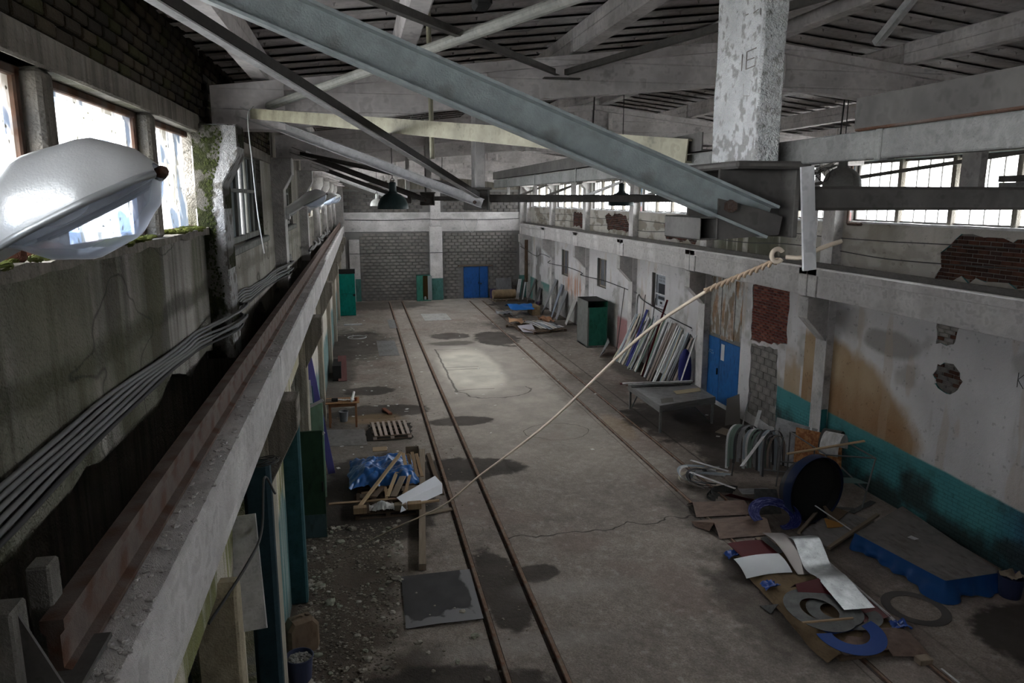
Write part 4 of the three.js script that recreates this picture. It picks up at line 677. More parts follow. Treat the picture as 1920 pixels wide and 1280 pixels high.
wire(Array.from({ length: 20 }, (_, i) => [XR - 0.02, 5.45 + 0.03 * Math.sin(i * 1.3), -8 - i * 1.9]), 0.01, M.cableDark, 'upper dark wire slung along the wall above the crane rail');
wire(Array.from({ length: 20 }, (_, i) => [XR - 0.02, 5.12 + 0.05 * Math.sin(i * 1.7), -8 - i * 1.9]), 0.012, M.cableDark, 'lower dark wire slung along the wall just above the crane rail');
wire([[-0.8, 5.02, ZF + 0.08], [2, 4.98, ZF + 0.08], [4.3, 5.05, ZF + 0.3], [4.7, 5.02, ZF + 0.4], [5.1, 5.03, ZF + 0.3], [8, 5.0, ZF + 0.08], [10, 5.05, ZF + 0.2]], 0.02, M.cableDark, 'dark wire along the pale band of the far wall');
wire([[-0.6, 2.95, ZF + 0.16], [0.3, 2.95, ZF + 0.1], [4.3, 2.98, ZF + 0.4], [5.1, 2.98, ZF + 0.4], [9.9, 2.92, ZF + 0.18]], 0.02, M.cableDark, 'dark wire across the grey blocks of the far wall');
one('loop_wire', tube([[6.35, 5.4, -46.9], [6.6, 4.6, -46.9], [6.95, 4.22, -46.9], [7.2, 4.5, -46.9], [7.45, 5.4, -46.9]], 0.015, 30, 5), M.white, 'white wire hanging in a loop before the far wall', 'wire');
one('drain_pipe', [cyl([XR - 0.28, 4.75, -15.85], [XR - 0.28, 7.0, -15.85], 0.065, 0.065, 12), cyl([XR - 0.28, 5.4, -15.85], [XR - 0.28, 5.46, -15.85], 0.075, 0.075, 12)], M.white, 'white pipe standing against the column behind the hanging strap', 'pipe');
one('thin_pipe', [cyl([XR - 0.05, 5.75, -14.95], [XR - 0.05, 7.0, -14.95], 0.035, 0.035, 10), cyl([XR - 0.05, 5.75, -14.95], [XR - 0.05, 5.75, -14.5], 0.035, 0.035, 10)], M.rust, 'rusty thin pipe turning along the ribbed glass sill', 'pipe');
one('rusty_pipe', cyl([10.32, 1.1, -46.2], [10.32, 3.75, -46.2], 0.11, 0.11, 12), mat([0.13, 0.1, 0.07], 0.9, { map: ru1 }), 'dark rusty pipe in the far corner beside the leaning sheets', 'pipe');
one('wire_coil', Array.from({ length: 6 }, (_, i) => new THREE.TorusGeometry(0.05 + 0.03 * (i % 3), 0.004, 5, 20).scale(1, 1.3, 1).rotateY(i * 0.5).rotateX(i * 0.4 - 1).translate(6.15 + 0.03 * i, 6.62, -9.4)), M.cableDark, 'tangle of thin wire hanging beside the dusty tin lamp', 'wire');
one('wire', tube([[4.9, 6.4, -9.4], [5.6, 6.52, -9.4], [6.2, 6.62, -9.4], [6.54, 6.88, -9.4]], 0.004, 20, 5), M.cableDark, 'thin wire leading from the tangle towards the post', 'wire');
{ // rope from the strap down to the rubble
  const pts = [[1.41, 5.96, -2.78], [1.32, 5.69, -3.27], [1.13, 4.93, -4.36], [0.98, 4.4, -5.19], [0.89, 4.1, -5.67], [0.71, 3.45, -6.67], [0.36, 2.39, -8.61], [0.0, 1.25, -10.7], [-0.43, 0.02, -13.0]];
  const hel = (p) => tube(Array.from({ length: 60 }, (_, i) => { const t = i / 59, a = t * 40 + p; return [1.462 - 0.072 * t + 0.007 * Math.cos(a), 6.085 - 0.16 * t + 0.007 * Math.sin(a), -2.42 - 0.42 * t]; }), 0.0065, 160, 5);
  thing('tow_rope', [['rope_strand', tube(pts, 0.0078, 120, 6), M.rope], ['twist', [hel(0), hel(Math.PI)], mat([0.36, 0.27, 0.19], 0.9)], ['loop', new THREE.TorusGeometry(0.022, 0.0085, 8, 18, 5).rotateZ(0.6).translate(1.43, 6.105, -2.38), M.rope], ['rope_tail', tube([[1.45, 6.1, -2.36], [1.49, 6.1, -2.33], [1.56, 6.13, -2.33], [1.64, 6.155, -2.33]], 0.008, 20, 6), M.rope]], 'long pale rope sagging from the steel strap down to the rubble', 'rope');
}
// ---------- on the floor ----------
const quad = (a, b, c, d, t = 0.004, n = 1) => shell(n, n, (u, v) => [0, 1, 2].map((k) => (a[k] * (1 - u) + b[k] * u) * (1 - v) + (d[k] * (1 - u) + c[k] * u) * v), t);
// rails set into the concrete
[[1.72, 'rusty floor rail next to the aisle with the pallets', -46.4], [2.5, 'rusty floor rail between the puddles and the open floor', -46.4], [6.66, 'floor rail running past the folded cardboard and the steel table', -46], [7.47, 'floor rail nearest the leaning strips, passing under the steel table', -46]].forEach(([x, l, z1], i) =>
  thing('floor_rail', [['rail_head', rbox(x - (i < 2 ? 0.032 : 0.022), x + (i < 2 ? 0.032 : 0.022), -0.02, i < 2 ? 0.05 : 0.02, z1, 4.5, 0.008), M.railf], ['rail_foot_shade', rbox(x - (i < 2 ? 0.085 : 0.06), x + (i < 2 ? 0.055 : 0.05), -0.02, 0.006, z1, 4.5, 0.003), mat(i < 2 ? [0.075, 0.062, 0.052] : [0.13, 0.112, 0.098], 0.9, { map: ru1 })]], l, 'rail', null));  // dark foot plate also paints in the shadow beside the head
const sheetOf = (pts, t = 0.004, y = 0.004) => slab(pts.map(([x, z]) => [x, -z]), t).rotateX(-Math.PI / 2).translate(0, y, 0);
{ // steel plate by the rails, dried pale along two edges
  const t = colorTex(256, 256, (u, v) => { const n = fb(u * 5, v * 5, 4), e = Math.min(v * 1.0 + (n - 0.5) * 0.35, (1 - u) * 1.4 + (n - 0.5) * 0.3); return mx([0.26, 0.26, 0.27], mul([0.05, 0.051, 0.054], 0.6 + 0.8 * n), sm(0.13, 0.18, e)); });
  const g = shell(10, 10, (u, v) => [0.47 + 1.17 * u + 0.02 * v, 0.02 + 0.012 * Math.sin(u * 5) * (1 - v) + 0.03 * Math.pow(1 - v, 6) * u, -10.2 - 1.6 * v - 0.03 * u], 0.006);
  one('steel_plate', g, mat([1, 1, 1], 0.45, { map: t, metal: 0.3 }), 'flat dark steel plate with a dried pale edge lying beside the rusty rail', 'plate');
  one('floor_plate', sheetOf([[-1.12, -20.5], [-0.05, -20.35], [0.02, -18.95], [-1.12, -19.05]], 0.006), mat([0.2, 0.19, 0.18], 0.55, { map: wo1 }), 'grey sheet lying flat in front of the small brown table', 'sheet');
  for (const [a, b, c, d, l] of [[1.3, 1.68, -39.5, -36.8, 'dull sheet lying beside the rails at the far end'], [0.6, 1.4, -33.6, -30.2, 'dark sheet lying on the aisle floor past the brown table'], [3.2, 4.6, -41.2, -38.8, 'pale sheet lying between the tracks before the far wall']]) one('floor_plate', sheetOf([[a, c], [b, c + 0.1], [b + 0.05, d], [a + 0.03, d]], 0.006), mat(a > 3 ? [0.42, 0.41, 0.4] : [0.2, 0.2, 0.2], 0.6, { map: wo1 }), l, 'sheet');
}
// timbers
const plank = (name, a, b, w, h, m, label, group, roll = 0) => one(name, bar(a, b, w, h, roll, 0.004), m, label, 'plank', group);
plank('timber', [0.86, 0.07, -11.96], [1.36, 0.07, -18.0], 0.13, 0.12, M.woodGray, 'long squared timber lying alongside the heaped pallet');
plank('board', [1.02, 0.03, -14.24], [1.67, 0.03, -14.4], 0.12, 0.03, M.woodGray, 'short board lying across from the long timber to the rail');
plank('board', [1.5, 0.03, -17.9], [1.55, 0.03, -15.2], 0.1, 0.025, M.woodDark, 'dark board lying between the long timber and the rail');
function pallet(x, z, w, d, n, turn, label, m = M.woodGray, y = 0, cat = 'pallet') {
  const ps = [], sl = w / n;
  for (let i = 0; i < 3; i++) { const zz = -d / 2 + 0.05 + i * (d - 0.1) / 2; ps.push(['bearer', box(w, 0.02, 0.09, 0, 0.1, zz), M.woodDark], ['skid', box(w, 0.02, 0.09, 0, 0.01, zz), M.woodDark]); for (let j = 0; j < 3; j++) ps.push(['block', box(0.1, 0.075, 0.09, -w / 2 + 0.05 + j * (w - 0.1) / 2, 0.056, zz), m]); }  // bearers and skids kept dark, standing in for shade between the slats
  for (let i = 0; i < n; i++) ps.push(['slat', box(sl * 0.56, 0.02, d * R(0.98, 1.01), -w / 2 + sl * (i + 0.5) + R(-0.008, 0.008), 0.122, R(-0.01, 0.01)).rotateY(R(-0.012, 0.012)), m]);
  const mtx = new THREE.Matrix4().makeRotationY(turn).setPosition(x, y, z); ps.forEach((p) => p[1].applyMatrix4(mtx));
  return thing('pallet', ps, label, cat);
}
pallet(0.65, -19.95, 1.02, 1.3, 7, 0.05, 'empty wooden pallet with seven slats lying on the aisle floor', mat([0.46, 0.39, 0.36], 0.9, { map: wd }));
one('pallet_shade', sheetOf(jag([[0.05, -20.75], [1.25, -20.7], [1.2, -19.2], [0.0, -19.25]], 0.2, 0.05), 0.003, 0.001), mat([0.03, 0.026, 0.022], 0.8), 'dark sheet painting in the shade under the empty pallet', 'patch');  // dark sheet stands for the shade below the slats
pallet(0.36, -14.85, 1.3, 1.1, 8, 0.02, 'laden pallet under the heap of broken boards', M.woodDark);
pallet(0.4, -16.4, 1.35, 1.4, 8, 0.06, 'pallet half hidden beneath the crumpled blue sheeting', M.woodDark);
{ // heap of broken boards
  const gp = 'broken boards heaped on the pallet', L = 'broken brown board in the heap before the crumpled blue sheeting';
  const B = (a, b, w, m, roll = 0, l = L) => one('broken_board', bar(a, b, w, 0.022, roll, 0.004), m, l === L ? `${ord('bb')} broken board from the cabled side in the heap by the blue sheeting`.replace('cabled', 'wall') : `${ord('ub')} ${l}`, 'board', gp);
  plank('plank', [0.76, 0.62, -16.4], [-0.24, 0.17, -14.42], 0.075, 0.045, M.woodPale, 'long pale plank leaning up across the crumpled blue sheeting');
  plank('plank', [-0.8, 0.2, -14.75], [0.62, 0.22, -14.7], 0.08, 0.025, M.wood, 'thin brown lath sticking out of the heap towards the green door leaf');
  plank('plank', [0.25, 0.17, -14.42], [1.42, 0.2, -14.5], 0.07, 0.035, M.woodPale, 'pale lath lying along the front edge of the laden pallet');
  B([-0.15, 0.15, -15.3], [0.5, 0.17, -15.35], 0.11, M.wood); B([-0.18, 0.21, -15.0], [0.15, 0.2, -14.98], 0.2, M.woodGray); B([0.35, 0.2, -15.6], [0.1, 0.3, -14.7], 0.12, M.woodDark); B([0.62, 0.42, -15.7], [0.38, 0.24, -14.8], 0.08, M.woodPale); B([0.78, 0.4, -15.65], [0.5, 0.25, -14.75], 0.14, M.woodGray); B([0.9, 0.38, -15.6], [0.72, 0.24, -14.75], 0.07, M.wood);
  B([0.2, 0.16, -15.65], [0.95, 0.18, -15.75], 0.1, M.wood); B([0.7, 0.2, -15.25], [1.05, 0.22, -15.2], 0.28, M.woodGray); B([0.7, 0.25, -14.95], [1.05, 0.2, -14.9], 0.2, M.wood); B([0.45, 0.16, -16.0], [0.95, 0.17, -15.95], 0.12, M.woodGray); B([-0.1, 0.24, -15.7], [0.4, 0.27, -15.75], 0.09, M.wood); B([0.05, 0.17, -14.9], [0.5, 0.17, -14.95], 0.1, M.woodDark); B([0.35, 0.33, -15.1], [0.36, 0.2, -14.7], 0.06, M.wood);
  for (const [x, d] of [[0.8, 0], [0.91, 0.03], [1.0, -0.02], [1.1, 0.05]]) B([x, 0.62 - d, -16.35 - d], [x + 0.07, 0.28, -15.7], 0.075, d ? M.wood : M.woodPale, 0, 'upright board standing at the far side of the broken heap');
  // blocks and cardboard at the front edge
  for (const [x, w, m] of [[-0.18, 0.26, M.wood], [0.62, 0.24, M.woodGray], [0.9, 0.28, M.wood]]) one('wood_block', box(w, 0.13, 0.16, x, 0.205, -14.33), m, `${ord('wb')} squared wood block from the wall along the laden pallet front`, 'block', 'wood blocks along the pallet edge');
  const crump = (u, v) => 0.07 * fb(u * 6 + 3, v * 6, 3) + 0.05 * Math.abs(fb(u * 13, v * 13 + 5, 2) - 0.5);
  one('plastic_wrap', shell(28, 16, (u, v) => [0.0 + 0.5 * u, 0.145 + 0.11 * Math.sin(Math.PI * u) * Math.sin(Math.PI * v) + crump(u * 2, v), -14.25 - 0.3 * v], 0.003), mat([0.5, 0.5, 0.5], 0.25, { coat: 0.5 }), 'crumpled grey plastic wrap on the front of the laden pallet', 'plastic');
  // blue sheeting
  const ridge = (a, f) => 1 - Math.abs(2 * fb(a * f, a * 0.3 + f, 2) - 1);
  const tarp = shell(72, 64, (u, v) => { const x = -0.42 + 1.5 * u + 0.12 * (fb(v * 4, u * 3 + 3, 2) - 0.5), z = -15.45 - 1.55 * v + 0.2 * (fb(u * 4, v * 2, 2) - 0.5), e = Math.min(1, 4 * Math.min(u, 1 - u, v, 1 - v) + 0.05), n = fb(u * 3.2 + 8, v * 3.2, 3), f1 = Math.abs(fb(u * 5 + v * 3, v * 5 - u * 2 + 40, 3) - 0.5), f2 = Math.abs(fb(u * 11 - v * 4, v * 9 + 77, 2) - 0.5); return [x, 0.15 + 0.32 * Math.pow(e, 0.7) * (0.55 + 0.7 * n) + 0.26 * f1 + 0.12 * f2, z]; }, 0.003);
  one('blue_sheeting', tarp, mat([0.012, 0.105, 0.34], 0.3, { coat: 0.3 }), 'crumpled shiny blue plastic sheeting thrown over the heaped pallet', 'sheeting');
  one('cardboard_piece', box(0.34, 0.02, 0.3, 0.3, 0.5, -17.1).rotateX(0.0), mat([0.36, 0.27, 0.17], 0.9), 'torn cardboard flap showing behind the blue sheeting', 'cardboard');
  one('cardboard_piece', [box(0.3, 0.2, 0.02, 1.05, 0.42, -17.1), box(0.02, 0.2, 0.24, 1.2, 0.42, -17.0)], mat([0.22, 0.17, 0.12], 0.9), 'dark open carton at the back corner of the heaped pallet', 'cardboard');
  one('folded_sheet', [quad([0.55, 0.36, -14.42], [1.42, 0.42, -15.32], [1.56, 0.27, -15.22], [0.66, 0.29, -14.3]), quad([0.66, 0.29, -14.3], [1.56, 0.27, -15.22], [1.55, 0.1, -15.1], [0.6, 0.16, -14.12])], mat([0.72, 0.75, 0.8], 0.45), 'white folded metal sheet resting on the heaped pallet and timber', 'metal sheet');
}
{ // brown table with clutter, bucket below
  const legs = [[-0.98, -20.68], [-0.26, -20.62], [-0.98, -21.12], [-0.26, -21.06]], br = mat([0.26, 0.13, 0.07], 0.6, { map: wd });
  thing('table', [['tabletop', box(0.92, 0.03, 0.62, -0.62, 0.715, -20.87), mat([0.36, 0.2, 0.1], 0.6, { map: wd })], ...legs.map(([x, z]) => ['leg', cbox(0.055, 0.7, 0.055, 0.005).translate(x, 0.35, z), br]), ['apron', box(0.74, 0.1, 0.02, -0.62, 0.645, -20.65), br], ['apron', box(0.74, 0.1, 0.02, -0.62, 0.645, -21.09), br], ['apron', box(0.02, 0.1, 0.44, -0.97, 0.645, -20.87), br], ['apron', box(0.02, 0.1, 0.44, -0.27, 0.645, -20.85), br]], 'small brown wooden table cluttered with papers and tools', 'table');
  one('box', box(0.17, 0.08, 0.15, -0.83, 0.772, -20.78), M.black, 'dark box lying among the clutter on the brown table', 'box');
  one('board', box(0.2, 0.02, 0.3, -0.98, 0.742, -20.85), M.woodDark, 'dark flat slab at the wall end of the brown table', 'board');
  one('tube', cyl([-0.36, 0.76, -20.6], [-0.3, 0.9, -21.05], 0.035, 0.035, 10), mat([0.8, 0.8, 0.8], 0.5), 'white tube propped up on the brown table', 'tube');
  one('cup', lathe([[0.0, 0], [0.035, 0], [0.045, 0.09], [0.038, 0.09], [0.03, 0.01], [0, 0.01]], 14).translate(-0.25, 0.731, -20.72), mat([0.3, 0.07, 0.03], 0.5), 'small red brown cup on the end of the brown table', 'cup');
  for (let i = 0; i < 7; i++) one('paper_scrap', shell(6, 6, (u, v) => [-0.75 + i * 0.07 + 0.11 * u, 0.735 + 0.02 * fb(u * 3 + i, v * 3, 2) + 0.012 * (i % 3), -20.95 + 0.22 * ((i * 7) % 5) / 5 + 0.1 * v], 0.002), mat([0.7, 0.7, 0.68], 0.9), `${ord('pap')} crumpled paper scrap from the wall on the brown table`, 'paper', 'paper scraps on the brown table');
  thing('bucket', [['pail', lathe([[0.0, 0.0], [0.1, 0.0], [0.105, 0.01], [0.135, 0.29], [0.142, 0.3], [0.13, 0.3], [0.1, 0.02], [0, 0.02]], 20).translate(-0.62, 0, -21.25), mat([0.25, 0.26, 0.28], 0.5, { map: wo1 })], ['handle', new THREE.TorusGeometry(0.135, 0.004, 6, 20, Math.PI).rotateX(-0.9).translate(-0.62, 0.29, -21.25), M.steelDark]], 'grey bucket standing under the small brown table', 'bucket');
  one('plank', bar([0.55, 0.04, -22.2], [0.72, 0.04, -21.6], 0.12, 0.06, 0, 0.01), mat([0.2, 0.08, 0.05], 0.9), 'small red brown offcut on the dark floor beyond the empty pallet', 'offcut');
}
// ---------- windowed side: leaves and strips standing by the wall ----------
const deepGreen = mat([0.025, 0.06, 0.035], 0.6, { map: wo1 });
thing('door_leaf', [['panel', rbox(-1.27, -0.79, 0.03, 2.12, -13.62, -13.57), deepGreen], ['hinge', [cyl([-1.28, 0.4, -13.6], [-1.28, 0.55, -13.6], 0.02), cyl([-1.28, 1.6, -13.6], [-1.28, 1.75, -13.6], 0.02)], M.black], ['handle', box(0.03, 0.2, 0.04, -0.83, 1.05, -13.55), M.black], ['kick_plate', rbox(-1.26, -0.8, 0.04, 0.5, -13.57, -13.562, 0.002), mat([0.06, 0.1, 0.11], 0.6, { map: wo1 })]], 'dark green metal door leaf standing open above the rubble', 'door');
thing('door_leaf', [['panel', rbox(-1.14, -0.87, 0.05, 2.12, -15.55, -15.5), mat([0.2, 0.33, 0.24], 0.6, { map: wo1 })], ['rail', bar([-1.17, 2.05, -15.46], [-0.85, 2.2, -15.46], 0.03, 0.06), M.steelPale], ['rail', bar([-1.13, 1.3, -15.46], [-0.86, 1.5, -15.46], 0.03, 0.05), M.steelPale]], 'pale green panel with slanting rails behind the dark green door leaf', 'door');
one('metal_strip', bar([-1.17, 3.05, -16.1], [-0.82, 0.02, -17.0], 0.16, 0.015), mat([0.14, 0.13, 0.4], 0.45), 'long violet blue strip leaning beside the pale green panel', 'strip');
for (let i = 0; i < 4; i++) one('metal_strip', bar([-1.19 + i * 0.02, 2.7 - 0.2 * i, -15.75 - i * 0.28], [-1.08 + i * 0.02, 0.02, -15.8 - i * 0.3], 0.09, 0.012), i === 2 ? mat([0.05, 0.1, 0.16], 0.5) : M.white, ['tall white strip standing against the wall behind the pale green panel', 'second white strip behind the pale green panel', 'dark blue strip between the white ones on the windowed side', 'shorter white strip next to the violet blue one'][i], 'strip');
thing('crate', [['body', rbox(-1.08, -0.78, 0, 0.55, -27.4, -26.2), M.black], ['board', bar([-0.74, 0.02, -26.1], [-0.76, 0.7, -27.2], 0.3, 0.02), mat([0.2, 0.1, 0.1], 0.8, { map: wd })]], 'dark crate with a reddish board along the pilaster wall', 'crate');
{ const tealG = mat([0.0, 0.19, 0.155], 0.5, { map: wo1 });
  thing('gate_leaf', [['panel', rbox(-1.16, -0.3, 0.02, 2.3, -41.35, -41.25, 0.012), tealG], ['header', rbox(-1.18, -0.28, 2.31, 2.56, -41.36, -41.24, 0.01), M.black], ['handle', box(0.12, 0.12, 0.06, -0.36, 1.15, -41.22), M.black], ['rail', rbox(-1.14, -0.32, 1.2, 1.23, -41.25, -41.23, 0.004), tealG]], 'bright teal metal gate leaf near the far corner', 'gate'); }
thing('floor_hoop', [['ring', new THREE.TorusGeometry(0.42, 0.02, 6, 32).rotateX(Math.PI / 2).translate(-0.25, 0.02, -34.6), M.white]], 'white hoop lying flat on the aisle floor', 'hoop');
one('bench_board', box(0.9, 0.05, 0.2, -0.45, 0.025, -38.2), M.white, 'low white board in front of the teal gate leaf', 'board');
{ // things along the lower wall by the camera
  const pipe = mat([0.022, 0.05, 0.065], 0.85, { map: gr1 });
  one('wall_pipe', [rbox(-1.3, -1.02, 0, 3.55, -8.06, -7.86, 0.04)], pipe, 'dark blue painted duct standing against the mossy lower wall', 'duct');
  one('wall_pipe', [rbox(-1.28, -1.0, 0, 3.1, -11.5, -11.25, 0.03)], mat([0.035, 0.1, 0.115], 0.85, { map: gr1 }), 'teal painted duct standing before the dark green door leaf', 'duct');
  one('stub_post', slab([[-0.11, 0], [0.11, 0], [0.11, 3.05], [0.07, 3.14], [-0.05, 3.16], [-0.11, 3.08]], 0.3, [], 0.02).rotateY(Math.PI / 2).translate(-1.42, 0, -6.1), mat([0.42, 0.37, 0.27], 0.9, { map: gr1, bump: bm1, bs: 0.01 }), 'round topped brown post standing below the crane beam', 'post');
  one('tin_flap', bar([-1.18, 3.4, -6.9], [-1.1, 2.4, -6.6], 0.28, 0.02), M.steelPale, 'bent pale tin flap by the round topped brown post', 'tin');
  one('hook_wire', tube([[-1.2, 3.2, -5.4], [-1.0, 3.35, -6.0], [-0.98, 3.3, -6.8], [-1.0, 3.6, -7.3], [-0.98, 3.2, -7.9]], 0.012, 30, 6), M.cableDark, 'bent dark wire sticking out of the mossy lower wall', 'wire');
  one('wire_coil', Array.from({ length: 5 }, (_, i) => new THREE.TorusGeometry(0.1 + 0.015 * i, 0.006, 5, 18).rotateX(1.0 + i * 0.2).rotateY(i).translate(-1.05, 3.62, -7.75)), M.cableDark, 'tangle of dark wire on top of the dark blue duct', 'wire');
  // jerrycan and bucket of rubble
  const can = slab([[-0.17, 0], [0.17, 0], [0.19, 0.06], [0.19, 0.36], [0.12, 0.46], [-0.13, 0.47], [-0.19, 0.38], [-0.19, 0.05]], 0.16, [], 0.04).translate(0, 0.04, -0.08).rotateY(0.5).translate(-1.0, 0.0, -9.95);
  thing('jerrycan', [['body', can, mat([0.2, 0.145, 0.1], 0.7, { map: wo1 })], ['spout', cyl([-0.93, 0.48, -9.99], [-0.91, 0.56, -10.0], 0.04, 0.035, 12), M.woodDark], ['grip', tube([[-1.12, 0.5, -9.87], [-1.09, 0.57, -9.88], [-1.0, 0.575, -9.94], [-0.97, 0.52, -9.97]], 0.018, 14, 6), mat([0.2, 0.145, 0.1], 0.7)]], 'brown plastic jerrycan standing at the edge of the rubble', 'canister');
  const bk = mat([0.055, 0.065, 0.12], 0.5, { map: wo1 });
  const st = []; for (let i = 0; i < 90; i++) { const a = R(0, 6.28), r = 0.15 * Math.sqrt(rnd()); st.push(new THREE.DodecahedronGeometry(R(0.012, 0.03), 0).scale(1, 0.6, 1).rotateY(R(0, 3)).translate(-0.98 + r * Math.cos(a), 0.315 + R(0, 0.03), -9.3 + r * Math.sin(a))); }
  const o = thing('bucket', [['pail', lathe([[0, 0], [0.14, 0], [0.145, 0.01], [0.175, 0.35], [0.185, 0.36], [0.17, 0.36], [0.14, 0.02], [0, 0.02]], 24).translate(-0.98, 0, -9.3), bk], ['rim', new THREE.TorusGeometry(0.18, 0.01, 6, 28).rotateX(Math.PI / 2).translate(-0.98, 0.36, -9.3), bk], ['rubble_fill', [merge(st), new THREE.CylinderGeometry(0.165, 0.15, 0.02, 20).translate(-0.98, 0.3, -9.3)], mat([0.3, 0.29, 0.27], 0.95)]], 'blue bucket filled with broken rubble under the jerrycan', 'bucket'); o.children[2].userData.kind = 'stuff';
}
{ // rubble and litter
  const cols = [[0.42, 0.39, 0.34], [0.3, 0.28, 0.24], [0.55, 0.52, 0.46], [0.22, 0.2, 0.175], [0.36, 0.38, 0.31]].map((c) => mat(c, 0.95, { map: gr1 }));
  const shp = Array.from({ length: 6 }, () => { const g = new THREE.DodecahedronGeometry(1, 0), p = g.attributes.position, k = {}; for (let i = 0; i < p.count; i++) { const key = [p.getX(i), p.getY(i), p.getZ(i)].map((v) => v.toFixed(2)).join(); k[key] ??= R(0.65, 1.25); p.setXYZ(i, p.getX(i) * k[key], p.getY(i) * k[key] * 0.42, p.getZ(i) * k[key]); } g.computeVertexNormals(); return g; });
  const spot = () => { for (;;) { const z = -7.2 - 6.9 * rnd(), x = -1.15 + 1.75 * Math.pow(rnd(), 1.5); if (x < 0.45 - 0.12 * (z + 11) && fb(x * 2.2, z * 1.6 + 30, 3) > 0.27) return [x, z]; } };
  for (let i = 0; i < 230; i++) { const s = R(0.026, 0.065) * (rnd() < 0.12 ? 1.5 : 1); const [x, z] = i < 215 ? spot() : [R(0.6, 1.5), R(-10, -7.4)]; const o = part(num('stone'), shp[i % 6], pick(cols), scene); o.scale.set(s, s, s * R(0.7, 1.3)); o.position.set(x, s * 0.22, z); o.rotation.y = R(0, 6.28); tag(o, 'broken stone chip lying in the rubble under the windowed side', 'stone', 'stone chips in the rubble'); }
  for (const [x, z] of [[0.95, -10.75], [1.25, -10.62], [1.36, -10.5], [0.7, -11.2], [0.85, -10.5]]) { const o = part(num('stone'), shp[2], cols[2], scene); o.scale.setScalar(x > 1.3 ? 0.055 : 0.022); o.position.set(x, 0.03, z); tag(o, x > 1.3 ? 'largest pale stone on the dark steel plate' : `small stone chip on the dark steel plate, ${ord('chip')} from its middle`, 'stone', 'stone chips on the steel plate'); }
  const N = 4200, im = new THREE.InstancedMesh(shp[1], mat([0.24, 0.22, 0.19], 0.95), N), m4 = new THREE.Matrix4(), q = new THREE.Quaternion(), c = new THREE.Color();
  for (let i = 0; i < N; i++) { const s = R(0.008, 0.028), [x, z] = i < 3800 ? spot() : [R(-1.1, 2.4), R(-24, -7)]; m4.compose(V(x, s * 0.2, z), q.setFromAxisAngle(V(0, 1, 0), R(0, 6.28)), V(s, s, s)); im.setMatrixAt(i, m4); const g = R(0.35, 1.25); im.setColorAt(i, c.setRGB(g, g * 0.97, g * 0.92)); }
  im.name = 'rubble'; im.castShadow = im.receiveShadow = true; scene.add(im); tag(im, 'fine grey rubble spread over the dark soil beneath the windowed side', 'rubble', null, 'stuff');
  const pap = mat([0.6, 0.59, 0.56], 0.9), sc = []; for (let i = 0; i < 90; i++) { const x = i < 60 ? R(-1, 1.5) : R(1.5, 10), z = R(-40, -17); sc.push(cbox(R(0.04, 0.14), 0.006, R(0.03, 0.1), 0.001).rotateY(R(0, 3)).translate(x, 0.006, z)); }
  tag(part(num('litter'), merge(sc), pap, scene), 'small pale scraps littering the aisle floor', 'litter', null, 'stuff');
}
